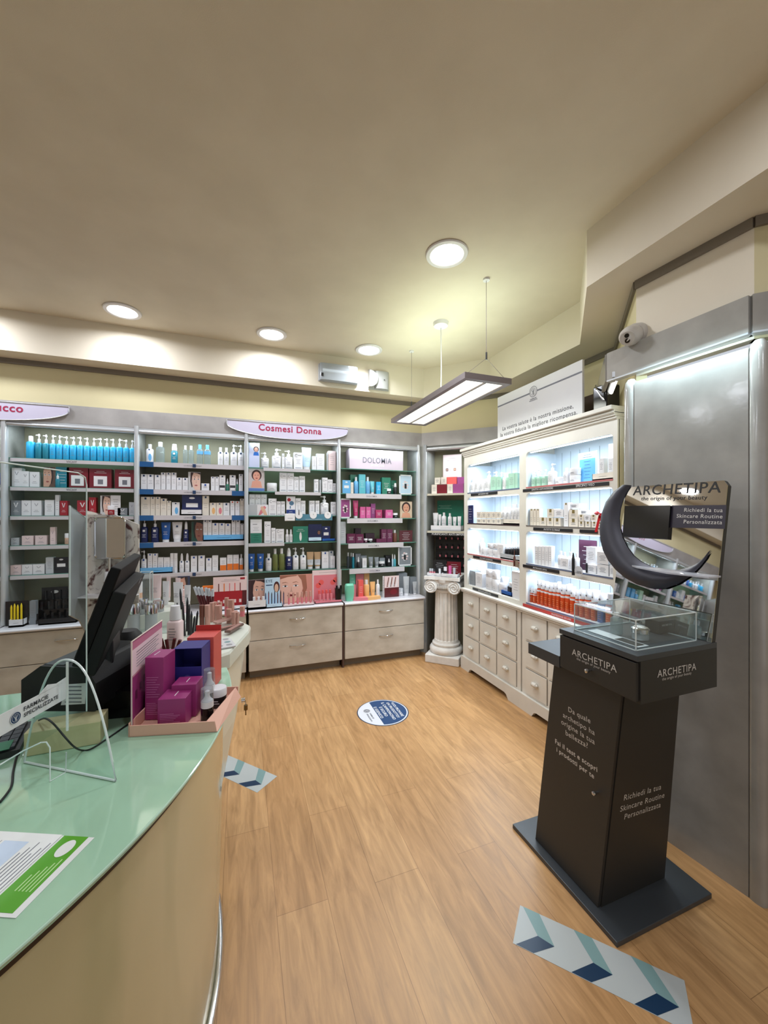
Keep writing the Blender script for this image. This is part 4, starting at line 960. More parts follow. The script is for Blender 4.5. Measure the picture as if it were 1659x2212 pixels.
            mb.disc((w * .28, 0, h * .66), w * .2, h * .2, y, mat('art_hair_x', (70, 30, 30), .5)); mb.disc((w * .27, 0, h * .62), w * .13, h * .15, y - .0004, C('nude'))
        elif mk == 'blue': rect(mb, -w * .42, w * .42, h * .05, h * .78, y, C('skyblue')); tlines(mb, w, y - .0003, h * .1, h * .75, mat('mid_blue', (28, 72, 150), .5), 6, wf=.4); tlines(mb, w, y - .0003, h * .8, h * .95, NAVY, 2)
        elif mk == 'badge': rect(mb, -w * .3, w * .3, h * .4, h * .6, y, WHITE); mb.disc((0, 0, h * .85), w * .15, h * .05, y, WHITE, 12)
        elif mk == 'l': tlines(mb, w, y, h * .15, h * .85, PRINTG, 6)
        elif mk == 'L': tlines(mb, w, y, h * .15, h * .85, WHITE, 5)
        elif mk == 'lipset':
            rect(mb, -w / 2 + .002, w / 2 - .002, .002, h * .56, y, C('red')); rect(mb, w * .36, w / 2 - .002, .002, h * .56, y - .0003, C('maroon')); rect(mb, w * .3, w * .44, h * .9, h * .96, y, C('red')); tlines(mb, w, y, h * .85, h * .93, PRINTG, 2)
            for i in range(5): x = -w * .34 + i * w * .16; rect(mb, x - .004, x + .004, h * .56, h * .8, y - .0004, C(['maroon', 'orange', 'rose', 'coral', 'darkred'][i])); rect(mb, x - .01, x + .01, h * .2, h * .3, y - .0004, C('palepink'))
        elif mk == 'rosy':
            rect(mb, -w * .45, w * .45, h * .04, h * .84, y, C('rose')); tlines(mb, w, y, h * .88, h * .96, PRINTG, 1)
            for i, (u, v) in enumerate(((-.2, .6), (.2, .58), (-.3, .5), (.3, .66))): mb.disc((w * u, 0, h * v), w * .09, w * .09, y - .0003, C('coral'), 12)
        root = mb.build(t_name, loc=loc, rz=rz)
    else:
        d = d or min(w, .06); root = thing(t_name, label, cat, loc, rz, grp); rx, ry = w / 2, d / 2
        if kind in ('bottle', 'clear', 'pump', 'spray', 'foam', 'dropper', 'sun'):
            bm = CLRB if kind == 'clear' else C(col, .25)
            e = 3.2 if kind in ('pump', 'foam') else 2.4; hs = {'bottle': .76, 'clear': .78, 'pump': .66, 'spray': .62, 'foam': .66, 'dropper': .55, 'sun': .66}[kind] * h
            mb = MB().loft([(0, rx * .93, ry * .93, e), (.004, rx, ry, e), (hs * .9, rx, ry, e), (hs * .97, rx * .85, ry * .85, 2.2), (hs, rx * .42, ry * .5, 2)], bm, 16)
            yb = -ry - .0005
            if kind == 'sun': pass
            elif kind != 'clear': marks(mb, w, hs, -ry, mk)
            else:
                if mk == 'bluecap': mb.loft([(hs * .66, rx * 1.01, ry * 1.01, e), (hs * .86, rx * 1.01, ry * 1.01, e)], C('skyblue'), 16)
            if kind == 'sun':
                mb.loft([(hs * .80, rx * 1.012, ry * 1.012, e), (hs * .905, rx * 1.012, ry * 1.012, e)], C('white'), 16); tlines(mb, w, -ry, hs * .15, hs * .6, C('apricot'), 4)
            mb.build('body', root)
            cc = C('white', .3) if col not in ('black',) or kind in ('dropper', 'foam') else C('white')
            cap = MB()
            if kind in ('bottle', 'clear'): cap.cyl((0, 0, 0), rx * .5, hs, h, C('skyblue') if mk == 'bluecap' else cc, 14); cap.build('cap', root)
            elif kind == 'sun': cap.loft([(hs, rx * .9, ry * .9), (h * .985, rx * .84, ry * .84), (h, rx * .76, ry * .76)], cc, 14); cap.disc((0, 0, h * .8), rx * .3, rx * .3, -ry * .92, PRINTG, 10); cap.build('cap', root)
            elif kind == 'foam': cap.loft([(hs, rx * .8, ry * .8), (h * .8, rx * .78, ry * .78), (h, rx * .62, ry * .62)], cc, 14); cap.build('cap', root)
            elif kind == 'spray': cap.loft([(hs, rx * .6, ry * .6), (h * .86, rx * .55, ry * .55), (h, rx * .3, ry * .3)], cc, 12); cap.box(-rx * .2, rx * .2, -ry * .8, 0, h * .88, h * .93, cc); cap.build('spray_nozzle', root)
            elif kind == 'dropper': cap.loft([(hs, rx * .6, ry * .6), (h * .72, rx * .6, ry * .6), (h * .75, rx * .35, ry * .35), (h * .95, rx * .28, ry * .28), (h, rx * .12, ry * .12)], cc, 12); cap.build('dropper', root)
            else:
                cap.cyl((0, 0, 0), rx * .42, hs, h * .80, cc, 12); cap.cyl((0, 0, 0), rx * .15, h * .8, h * .92, cc, 8); cap.loft([(h * .91, rx * .34, ry * .34), (h * .97, rx * .3, ry * .3), (h, rx * .2, ry * .2)], cc, 10)
                sd = random.choice((-1, 1)); cap.obox((0, -.004, h * .945), (sd * rx * .95, 0, -h * .012), (0, .008, 0), (0, 0, h * .03), cc); cap.build('pump', root)
        elif kind == 'tube':
            mb = MB().loft([(h * .13, rx * .72, ry * .8), (h * .2, rx * .8, ry * .8, 2.2), (h * .6, rx * .92, ry * .5, 2.2), (h * .9, rx * .99, ry * .14, 3), (h, rx, .0015, 6)], C(col, .35), 16)
            yy = -ry * .84; q = min(w * .3, .016)
            if mk in ('n', 'w', 'nb'): rect(mb, -q / 2, q / 2, h * .74, h * .74 + q, -ry * .5, WHITE if mk == 'w' else NAVY)
            tlines(mb, w, yy, h * .35, h * .55, WHITE if mk in ('w', 'L') else PRINTG, 3, wf=.5)
            if mk == 'half': mb.loft([(h * .22, rx * .83, ry * .82, 2.2), (h * .55, rx * .92, ry * .57, 2.2)], C('silver'), 16)
            mb.build('body', root); MB().loft([(0, rx * .7, ry * .75), (h * .13, rx * .7, ry * .75)], C('white'), 14).build('cap', root)
        elif kind == 'jar':
            mb = MB().loft([(0, rx * .9, ry * .9), (.003, rx * .97, ry * .97), (h * .58, rx * .97, ry * .97)], C(col, .3), 18); tlines(mb, w, -ry, h * .2, h * .45, WHITE if col in ('black', 'plum', 'red') else PRINTG, 2, wf=.5); mb.build('body', root)
            MB().loft([(h * .58, rx, ry), (h * .95, rx, ry), (h, rx * .93, ry * .93)], C('white' if mk != 's' else 'silver', .25), 18).build('lid', root)
        elif kind == 'stick':
            MB().loft([(0, rx, rx), (h * .55, rx, rx)], C({'s': 'rose', 'k': 'black', 'm': 'maroon'}.get(mk, col), .25), 10).build('barrel', root); MB().loft([(h * .55, rx * 1.02, rx * 1.02, 3), (h, rx * 1.0, rx * 1.0, 3)], C(col, .25), 10).build('cap', root)
        elif kind == 'pencil':
            MB().tube([(0, 0, .0), (0, 0, h * .86)], rx, C(col, .3), 8).build('barrel', root); MB().loft([(h * .86, rx, rx), (h, rx * .35, rx * .35)], C(mk if mk in CN else 'black', .3), 8).build('tip', root)
        elif kind == 'vialset': pass
        elif kind == 'brush':
            MB().loft([(0, .003, .003), (h * .6, .0045, .0045), (h * .72, .006, .006)], C('white'), 8).build('handle', root); MB().loft([(h * .72, .007, .007), (h * .9, .015, .015), (h, .008, .008)], C('charcoal', .8), 12).build('bristles', root)
        elif kind == 'metaljar':
            MB().loft([(0, rx * .94, ry * .94), (h * .72, rx * .94, ry * .94)], clear('frosted_jar_glass', (205, 212, 214), .5), 20).build('body', root)
            MB().loft([(h * .66, rx, ry), (h * .97, rx, ry), (h, rx * .95, ry * .95)], CHROME, 24).build('cap', root)
        elif kind == 'tray':
            mb = MB().box(-w / 2, w / 2, -d / 2, d / 2, 0, h * .25, C(col)); mb.box(-w / 2, w / 2, -d / 2, -d / 2 + .004, 0, h, C(col)); tlines(mb, w, -d / 2, h * .35, h * .7, WHITE if col not in ('white', 'ivory', 'palepink') else PRINTG, 1, wf=.4)
            for s in (-1, 1): mb.box(min(s * w / 2, s * (w / 2 - .003)), max(s * w / 2, s * (w / 2 - .003)), -d / 2, d / 2, 0, h, C(col))
            mb.build('base', root)
        return root
    root['label'] = label; root['category'] = cat
    if grp: root['group'] = grp
    return root

NAMES = {'carton': ('product_carton', 'carton', 'carton'), 'gift': ('gift_box', 'box', 'box'), 'pack': ('product_box', 'box', 'box'), 'card': ('display_card', 'display card', 'display card'), 'art': ('poster_card', 'portrait card', 'display card'), 'frame': ('framed_card', 'framed card', 'display card'),
         'bottle': ('bottle', 'bottle', 'bottle'), 'clear': ('clear_bottle', 'see-through bottle', 'bottle'), 'pump': ('pump_bottle', 'pump bottle', 'bottle'), 'spray': ('spray_bottle', 'spray bottle', 'bottle'), 'foam': ('foam_bottle', 'foam bottle', 'bottle'),
         'dropper': ('dropper_bottle', 'dropper bottle', 'bottle'), 'sun': ('sunscreen_bottle', 'sunscreen bottle', 'bottle'), 'tube': ('cream_tube', 'tube', 'tube'), 'jar': ('cream_jar', 'jar', 'jar'), 'stick': ('lipstick', 'lipstick', 'lipstick'), 'pencil': ('makeup_pencil', 'make-up pencil', 'pencil'),
         'brush': ('makeup_brush', 'make-up brush', 'brush'), 'metaljar': ('silver_capped_bottle', 'silver-capped bottle', 'bottle'), 'tray': ('display_tray', 'display tray', 'tray')}
ORD = ['first', 'second', 'third', 'fourth', 'fifth', 'sixth', 'seventh', 'eighth', 'ninth', 'tenth', 'eleventh', 'twelfth', 'thirteenth', 'fourteenth', 'fifteenth', 'sixteenth', 'seventeenth', 'eighteenth', 'nineteenth', 'twentieth']
CW = {'lightgrey': 'light grey', 'palepink': 'pale pink', 'skyblue': 'sky blue', 'darkred': 'dark red', 'palegreen': 'pale green', 'rosegold': 'rose gold', 'lightblue': 'light blue'}
class Row:
    """a front edge in the room: things are laid along it from where the photo shows their edges"""
    def __init__(s, O, e): s.O = Vector(O); s.e = Vector(e).normalized(); s.n = Vector((-s.e.y, s.e.x, 0)); s.rz = math.atan2(s.e.y, s.e.x)
    def u(s, px, off=0):
        d = ray(px, 0); P = s.O + s.n * off; t = P.dot(s.n) / (d.x * s.n.x + d.y * s.n.y); q = Vector((d.x * t, d.y * t, 0)); return (q - P).dot(s.e), t
def fill(row, z, zoom, spec, where, grp, off=.012, far=False):
    ox, oy, sc_ = zoom; L = []
    for ln in spec.strip().split(';'):
        a = ln.split()
        if not a: continue
        kind, x0, x1, top, col = a[0], float(a[1]), float(a[2]), float(a[3]), a[4]; mk = ''; b = None; back = 0; dd = None; ct = None
        for q in a[5:]:
            if q.startswith('b='): b = float(q[2:])
            elif q.startswith('>'): back = float(q[1:] or .075)
            elif q.startswith('d='): dd = float(q[2:])
            else: mk = q
        L.append([kind, ox + x0 / sc_, ox + x1 / sc_, oy + top / sc_, col, mk, None if b is None else oy + b / sc_, back, dd])
    names = []
    for q in L:
        nm, wd, cat = NAMES[q[0]]; desc = CW.get(q[4], q[4]) + ' ' + wd
        if q[5] in MKW and q[0] not in ('sun', 'tray'): desc += ' ' + MKW[q[5]]
        names.append(desc)
    seen = {}
    order = sorted(range(len(L)), key=lambda i: -(L[i][1] + L[i][2]))
    for i in order:
        q = L[i]; nm, wd, cat = NAMES[q[0]]; desc = names[i]; cnt = names.count(desc); seen[desc] = seen.get(desc, 0) + 1
        lab = desc if cnt == 1 else ORD[min(seen[desc] - 1, 19)] + ' ' + desc + ' from the corner'
        lab += ', ' + where
        o = off + q[7]; u0, t0 = row.u(q[1], o); u1, t1 = row.u(q[2], o); w = max(.008, abs(u1 - u0) - .002); tm = (t0 + t1) / 2
        zb = z if q[6] is None else max(z, EYE + (HY - q[6]) / F * tm)
        h = max(.015, EYE + (HY - q[3]) / F * tm - zb)
        d = q[8] or {'card': .004, 'art': .004, 'frame': .016}.get(q[0], min(w, .06 if q[0] not in ('carton', 'pack') else .07)); 
        if q[0] in ('tray',): d = q[8] or .09
        P = row.O + row.e * ((u0 + u1) / 2) + row.n * (o + d / 2)
        make(q[0], w, h, q[4], q[5], nm, lab, cat, (P.x, P.y, zb + .0005), row.rz, grp, d)
Z1 = (0, 840, 5.352); Z2 = (0, 1100, 5.352); Z3 = (290, 900, 6.636); Z4 = (290, 1080, 6.636); Z5 = (520, 900, 7.541); Z6 = (520, 1080, 7.541)
Z7 = (720, 900, 7.9); Z8 = (720, 1080, 7.9); Z9 = (900, 900, 6.636); Z10 = (900, 1180, 6.636); Z11 = (1000, 940, 4.74); Z12 = (1000, 1120, 4.74)
BR = Row((0, 4.035, 0), (1, 0, 0)); BC = Row((0, 3.84, 0), (1, 0, 0))
def bay(i, k, zoom, spec, grp, **kw):
    sh = ['top', 'second', 'third', 'fourth', 'fifth'][k]
    fill(BR, SHELVES[i][k], zoom, spec, sh + ' shelf, ' + BAYN[i], grp, **kw)
pumps = ''.join('pump %d %d %d cyan l;' % t_ for t_ in ((562, 640, 530), (640, 716, 535), (720, 796, 545), (797, 880, 550), (880, 956, 550), (958, 1036, 560), (1038, 1114, 565), (1115, 1190, 565), (1193, 1262, 570), (1265, 1335, 575), (1337, 1412, 575), (1415, 1488, 585), (1490, 1557, 590)))
bay(2, 0, Z1, 'bottle 282 393 540 cyan;pump 396 478 518 teal;pump 480 560 525 teal;' + pumps, 'turquoise pump bottles on the top shelf')
bay(2, 1, Z1, 'carton 135 250 915 white v;carton 246 336 952 white v;carton 342 455 960 white v;art 500 640 905 grey F1;card 645 800 905 teal L;dropper 630 690 958 teal >-.012;pack 770 1020 912 darkred label;pack 1030 1290 925 darkred label;pack 1325 1557 935 darkred label', 'boxes on the second shelf of the turquoise-bottle bay')
bay(2, 2, Z1, 'carton 125 242 1290 grey V;carton 246 360 1290 white v;carton 362 478 1290 white v;pack 515 625 1285 white l;carton 636 685 1228 white l;carton 690 780 1295 red V;carton 890 1015 1290 red V;carton 1025 1110 1255 red V;art 1158 1275 1235 palepink F2;card 1277 1395 1232 white l;jar 1222 1340 1350 red >-.01;carton 1358 1472 1377 grey V;carton 1490 1555 1310 lightgrey v', 'boxes on the third shelf of the turquoise-bottle bay')
bay(2, 3, Z2, 'carton 125 220 332 lightgrey v;carton 250 385 308 palepink v;carton 405 540 305 palepink v;carton 577 640 208 palepink v;jar 735 805 280 nude;carton 1460 1505 205 taupe V;carton 1508 1555 205 taupe V', 'boxes on the fourth shelf of the turquoise-bottle bay')
bay(2, 4, Z2, 'carton 118 246 648 palepink v;carton 250 375 643 white v;carton 378 515 638 white v;carton 527 618 558 silver l;card 625 790 555 black badge', 'boxes on the fifth shelf of the turquoise-bottle bay')
bay(3, 0, Z3, 'bottle 158 270 390 white pb;clear 302 430 360 white;foam 520 620 390 teal w;clear 693 765 412 white;clear 771 850 415 white;clear 890 985 398 white bluecap;clear 996 1095 402 white bluecap;bottle 1195 1275 437 white n;bottle 1281 1358 443 white n;pump 1376 1475 398 white n;pump 1481 1575 404 white n', 'bottles on the top shelf of the blue-strip bay')
bay(3, 1, Z3, 'carton 92 184 825 white n;carton 186 280 828 white n;carton 290 378 835 white n;carton 382 450 803 white n;carton 456 526 803 white n;carton 531 603 803 white n;carton 606 686 875 white n;carton 690 770 878 white n;art 772 950 795 lightgrey F2;carton 962 1075 958 white nb;carton 1098 1155 862 white n;carton 1157 1215 862 white n;carton 1218 1308 840 white bk;dropper 1311 1360 885 green l;carton 1365 1455 840 white bk;dropper 1456 1492 888 green l;carton 1498 1558 825 white n', 'cartons on the second shelf of the blue-strip bay')
bay(3, 2, Z3, 'carton 92 230 1150 ivory n;carton 232 300 1152 ivory n;carton 302 374 1152 ivory n;carton 376 465 1175 ivory n;carton 467 525 1208 ivory n;carton 538 650 1228 white pb;card 683 970 1125 navy badge;tray 668 970 1335 white d=.05 >-.02;carton 975 1072 1135 ivory n;carton 1080 1174 1235 ivory po;carton 1176 1271 1235 ivory pp;carton 1273 1368 1235 white n;carton 1375 1441 1210 white nr;carton 1446 1512 1213 white nr;carton 1515 1572 1178 ivory n', 'cartons on the third shelf of the blue-strip bay')
bay(3, 3, Z4, 'pump 85 190 270 navy w;pump 235 345 275 navy w;tube 375 515 320 blue w;tube 535 685 318 white nb;spray 700 778 312 navy w;art 820 985 310 grey F4;tray 988 1568 500 skyblue d=.07 >-.008;carton 988 1049 290 white n >.006 b=570;carton 1051 1112 290 white n >.006 b=570;carton 1115 1210 330 white nb >.006 b=570;carton 1213 1298 332 white nb >.006 b=570;carton 1301 1385 338 white nb >.006 b=570;carton 1393 1452 290 white n >.006 b=570;carton 1455 1519 290 white n >.006 b=570;carton 1522 1568 340 white n >.006 b=570', 'products on the fourth shelf of the blue-strip bay')
bay(3, 4, Z4, 'pump 90 178 728 white nb;carton 190 261 770 white nb;carton 263 334 770 white nb;carton 337 420 825 white l;carton 423 512 825 white l;carton 515 565 765 white l;carton 568 618 765 white l;tray 78 548 970 skyblue d=.05 >-.02;spray 642 712 770 white n;spray 722 792 768 white n;carton 810 900 805 white nb;carton 915 1010 800 white nb;carton 1027 1110 835 white nb;carton 1116 1203 798 white l;carton 1228 1322 830 white or;carton 1330 1412 790 white or;carton 1416 1500 788 white or;bottle 1507 1562 780 white or', 'products on the fifth shelf of the blue-strip bay')
bay(4, 0, Z5, 'art 130 308 430 lightblue F5;pump 325 462 580 white C;pump 510 665 520 white C;pump 716 853 545 white C;carton 672 714 600 white C;carton 865 1010 585 white C;tube 1000 1156 500 lightblue l;carton 1164 1234 645 white l;carton 1237 1364 605 white l;carton 1400 1424 590 lightgrey l;carton 1427 1550 560 palepink l', 'products on the top shelf of the sign bay')
bay(4, 1, Z5, 'art 125 390 845 lightgrey F6;jar 420 598 1080 white;carton 632 752 912 white C;carton 755 866 917 white C;carton 868 948 980 white C;carton 954 1048 970 white C;carton 1197 1268 1022 white C;carton 1282 1310 1030 lightgrey l;carton 1328 1417 995 white C;carton 1419 1499 1025 white C;carton 1501 1552 1088 white C', 'products on the second shelf of the sign bay')
bay(4, 2, Z5, 'carton 138 233 1266 white C >.03;carton 235 329 1268 white C >.03;carton 331 425 1268 white C >.03;card 122 450 1435 white hands >.0;carton 452 585 1335 white C;carton 588 654 1380 white C;carton 657 722 1380 white C;card 742 890 1300 white dots;carton 892 980 1330 white C;carton 982 1055 1370 white C;carton 1118 1205 1370 white C;carton 1215 1283 1370 white C;pump 1300 1440 1290 white C;carton 1470 1553 1390 white C', 'products on the third shelf of the sign bay')
bay(4, 3, Z6, 'pack 155 345 318 white gr;carton 384 492 350 white C;carton 498 568 458 white C;pack 572 706 475 white C;spray 730 788 480 white l;spray 791 850 480 white l;card 850 1098 430 green green;art 1102 1318 395 navy F3;card 1322 1460 430 navy badge;tray 1102 1318 610 lightblue d=.05 >-.012;tray 1322 1540 630 blue d=.05 >-.012', 'products on the fourth shelf of the sign bay')
bay(4, 4, Z6, 'tube 120 232 880 blue w;tube 265 380 880 blue w;bottle 405 508 878 white n;bottle 517 610 798 olive;bottle 618 720 794 olive;spray 732 845 788 navy w;pump 848 948 780 white n;pump 972 1072 778 white n;tube 1080 1196 850 tan half;tube 1200 1316 850 tan half;carton 1322 1434 845 white nb;carton 1437 1512 832 lightgrey n;carton 1460 1534 915 white l >-.01', 'products on the fifth shelf of the sign bay', off=.03)
bay(5, 1, Z7, 'card 155 295 1085 skyblue badge;card 297 345 1122 ivory l;carton 290 400 990 green >;bottle 357 436 1028 skyblue l;carton 439 550 985 turquoise L;bottle 556 636 1028 skyblue l;tube 637 718 1100 turquoise L;carton 736 812 1112 cyan L;carton 832 980 1040 green L;carton 985 1075 1090 green L >;jar 908 1003 1230 black >-.01;foam 1040 1093 1135 black;frame 1125 1345 995 lightblue flow', 'turquoise products on the second shelf of the column-side bay', off=.02)
bay(5, 2, Z7, 'frame 112 300 1400 pink flow;tube 345 440 1430 magenta L;carton 458 549 1540 pink L;carton 560 640 1540 pink L;carton 642 720 1485 purple L >.05;pack 723 835 1590 magenta L >.03;pack 845 890 1590 plum >.05;pack 892 1015 1590 pink L;jar 1022 1115 1645 black;art 1138 1345 1450 nude F7', 'pink products on the third shelf of the column-side bay', off=.02)
bay(5, 3, Z8, 'pack 112 214 372 lightgrey l;pack 232 380 578 plum L;pack 384 518 585 plum L;pack 372 475 485 aubergine >.08;jar 525 594 660 plum;pack 550 705 570 aubergine >.07;jar 600 680 665 black;pack 735 825 665 plum;carton 820 912 500 plum L;carton 916 1012 500 plum L;bottle 1025 1094 515 brown;card 1125 1352 520 maroon L', 'dark plum products on the fourth shelf of the column-side bay', off=.02)
bay(5, 4, Z8, 'bottle 232 286 900 charcoal >.04;bottle 290 330 905 charcoal >.03;bottle 322 366 912 teal;carton 378 470 918 grey L >.05;dropper 405 464 975 black;carton 474 572 950 grey >.05;carton 497 570 995 white l;tube 610 695 975 grey L;tube 712 790 980 grey L;carton 790 884 990 grey >.05;jar 785 892 1050 black;carton 895 996 950 black >.05;dropper 930 990 1005 black;spray 1000 1030 925 lightblue;spray 1034 1075 932 turquoise;frame 1108 1340 792 grey flow', 'grey products on the fifth shelf of the column-side bay', off=.02)
# pink header box on the top shelf of the column-side bay
a, b = ony(720 + 275 / 7.9, 900, 4.06), ony(720 + 1190 / 7.9, 900, 4.06); zt = ony(812, 900 + 570 / 7.9, 4.06).z
t = thing('header_box', 'long pale mauve lettered header box on the topmost glass shelf', 'display box', ((a.x + b.x) / 2, 4.06, 2.047)); W = (b.x - a.x) / 2
MB().box(-W, W, 0, .15, 0, zt - 2.047, mat('pale_mauve_card', (206, 190, 202), .8)).build('box', t)
mb = MB(); add_text(mb, 'DOLOMIA', (-W * .52, 0, .072), (W * .55, 0, .072), (0, -1, 0), PRINTG, squash=1.25); add_text(mb, 'SKINCARE', (-W * .22, 0, .035), (W * .28, 0, .035), (0, -1, 0), WHITE); mb.build('lettering', t)
# teal ring banner of the sign bay
a, b = ony(520 + 715 / 7.541, 1100, 4.0), ony(520 + 1490 / 7.541, 1100, 4.0); z0 = ony(660, 900 + 1690 / 7.541, 4.0).z; z1 = ony(660, 900 + 1590 / 7.541, 4.0).z
t = thing('shelf_banner', 'teal shelf banner with white numbered circles in the sign bay', 'banner', ((a.x + b.x) / 2, 3.995, z0)); W = (b.x - a.x) / 2; H = z1 - z0; TEALB = mat('banner_teal', (74, 124, 144), .4)
MB().box(-W * .55, W, 0, .008, 0, H, TEALB).build('board', t)
mb = MB().box(-W, -W * .58, -.004, .008, -.004, H + .006, WHITE); tlines(mb, W * .4, -.0045, .015, .03, INK, 1, x=-W * .78); mb.build('end_tab', t, bevel=.004)
for s, n_ in ((-.42, '1'), (.18, '2'), (.8, '3')):
    mb = MB(); r = .036; mb.prism([(s * W + r * math.cos(2 * PI * i / 28), -.004, H * .85 + r * math.sin(2 * PI * i / 28)) for i in range(28)], (0, .004, 0), WHITE); add_text(mb, n_, (s * W - .004, -.0045, H * .85 + .002), (s * W + .004, -.0045, H * .85 + .002), (0, -1, 0), INK); mb.build('circle', t)
mb = MB(); tlines(mb, W * 1.3, -.0005, .006, .014, WHITE, 1, x=W * .2); mb.build('lettering', t)

# counter tops of the back wall
WZ = .661
fill(BC, WZ, Z2, 'card 60 330 1062 black >.06;carton 340 415 1062 grey l >.05;tray 95 270 1278 white d=.06;card 480 785 900 black badge >.22;tray 440 880 1262 black d=.13', 'low cabinet, turquoise-bottle bay', 'make-up display on the low cabinet of the turquoise-bottle bay', off=.05)
for i, (x, cc) in enumerate(((-1.715, .0), (-1.695, .1), (-1.675, .22), (-1.652, -.1))):
    make('pencil', .014, .15 + .01 * (i % 2), 'yellow', 'yellow', 'yellow_marker', ['upright', 'second upright', 'tilted', 'last'][i] + ' yellow make-up stick in the small white stand', 'pencil', (x, 3.93, WZ + .02), 0, 'yellow sticks in the white stand')
k = 0
for j in range(3):
    for i in range(9):
        make('stick', .016, .05 + .012 * j, 'black', 'k', 'black_lipstick', 'black tester lipstick in the black rack of the turquoise-bottle bay', 'lipstick', (-1.56 + i * .05, 3.96 + j * .07, WZ + .03 + j * .07), 0, 'black testers in the black rack')
t = thing('tester_rack', 'stepped gloss black make-up rack on the low cabinet, turquoise-bottle bay', 'rack', (-1.36, 4.02, WZ))
for j in range(3): MB().box(-.24, .24, -.08 + .07 * j, -.012 + .07 * j, 0, .029 + .07 * j, BLKG).build('step', t)
fill(BC, WZ, Z4, 'art 620 800 1095 navy FA >.1;card 1130 1615 1100 palepink lipset >.03;tray 1130 1615 1520 white d=.08;pack 640 790 1290 palepink l >.04', 'low cabinet, blue-strip bay', 'displays on the low cabinet of the blue-strip bay', off=.06)
for i in range(5): make('stick', .018, .1, ['maroon', 'orange', 'rose', 'coral', 'darkred'][i], '', 'lip_gloss', ['maroon', 'orange', 'rose', 'coral', 'dark red'][i] + ' lip gloss upright before the red display card, blue-strip bay', 'lipstick', (-.16 + i * .042, 3.94, WZ + .012), 0, 'lip glosses before the red card')
t = thing('trigger_spray', 'bottle with orange trigger head on the low cabinet, blue-strip bay', 'bottle', (-.29, 4.02, WZ))
MB().loft([(0, .045, .03, 3), (.14, .045, .03, 3), (.17, .018, .018)], C('white'), 16).build('body', t); MB().box(-.05, .05, -.015, .015, .17, .22, C('orange')).box(-.05, -.035, -.008, .008, .12, .18, C('orange')).build('trigger_head', t, bevel=.006)
fill(BC, WZ, Z6, 'art 112 395 1300 palepink F8 >.12;tray 115 415 1640 white d=.1 >-.03;card 390 640 1268 lightblue EYE >.09;tray 415 680 1690 lightblue d=.09 >-.02;art 635 1165 1215 nude F9 >.13;tray 690 1200 1690 palepink d=.1 >-.02;card 1165 1640 1140 palepink rosy >.13;tray 1215 1650 1640 rose d=.12', 'low cabinet, sign bay', 'make-up displays on the low cabinet of the sign bay', off=.03)
for i in range(3): make('stick', .022, .1, 'white', 'k', 'nail_polish', ORD[i] + ' white-capped nail bottle from the corner, before the portrait cards', 'nail bottle', (.20 - i * .042, 3.87, WZ + .012), 0, 'white-capped bottles in the white tray')
for i in range(7): make('pencil', .009, .13 + .012 * (i % 2), ['navy', 'black', 'maroon', 'navy', 'black', 'darkred', 'navy'][i], 'black', 'eye_pencil', ORD[i] + ' eye pencil from the corner in the pale blue stand', 'pencil', (.39 - i * .028, 3.885, WZ + .014), 0, 'eye pencils in the pale blue stand')
for i in range(6): make('stick', .02, .115, 'rosegold', 's', 'lip_gloss', ORD[i] + ' rose lip gloss from the corner, before the big lips portrait', 'lipstick', (.65 - i * .042, 3.885, WZ + .014), 0, 'lip glosses before the lips portrait')
for r in range(2):
    for i in range(4): make('stick', .022, .075, 'coral' if r else 'rose', 's', 'lip_balm', ORD[i] + (' coral balm, back row' if r else ' rose balm, front row') + ', pink beauty display', 'lipstick', (.86 - i * .038, 3.885 + r * .055, WZ + .016 + r * .03), 0, 'balms in the pink display')
t = thing('black_cup', 'gloss black plastic bag holder standing on the pink beauty display', 'holder', (.935, 3.9, WZ + .02)); MB().loft([(0, .03, .03, 3), (.12, .036, .036, 3)], BLKG, 16).build('body', t); MB().box(-.03, -.012, -.03, -.02, .11, .15, BLKG).box(.012, .03, -.03, -.02, .11, .15, BLKG).build('handle', t)
fill(BC, WZ, Z8, 'card 278 375 1258 mint L >.2;card 385 520 1265 rose L >.2;card 525 615 1255 apricot L >.2;pack 335 385 1450 rose l >.06;carton 430 515 1375 coral L >.05;bottle 525 630 1372 apricot >.06;tube 640 728 1402 apricot l >.05;bottle 738 800 1365 white l >.05;card 872 1122 1296 palepink nails >.03;card 842 868 1300 white l >.05;jar 1125 1205 1515 white s >.05;tube 1210 1316 1312 lightgrey l >.03;tube 1368 1442 1400 lightgrey l >.05;carton 1115 1262 1250 grey >.16;carton 1312 1430 1322 grey >.12', 'low cabinet, column-side bay', 'body care products on the low cabinet of the column-side bay', off=.04)
t = thing('gift_bag', 'rolled mint green gift bag on the low cabinet, column-side bay', 'bag', (1.055, 3.905, WZ)); MB().loft([(0, .042, .03, 2.4), (.08, .05, .04, 2.2), (.16, .048, .036, 2.4), (.175, .04, .02)], C('mint', .6), 18).build('bag', t)
t = thing('display_tray', 'curved two-tone tray, rose and apricot, holding body care products', 'tray', (1.24, 3.90, WZ))
mb = MB(); P = [(-.15, .04), (-.15, -.02), (-.08, -.045), (.0, -.052), (.08, -.045), (.15, -.02), (.15, .04)]
mb.prism([(x, y, 0) for x, y in P[:4]] + [(0, .04, 0)], (0, 0, .028), C('rose')); mb.prism([(0, -.052, 0), (.08, -.045, 0), (.15, -.02, 0), (.15, .04, 0), (0, .04, 0)], (0, 0, .028), C('apricot')); mb.build('base', t)

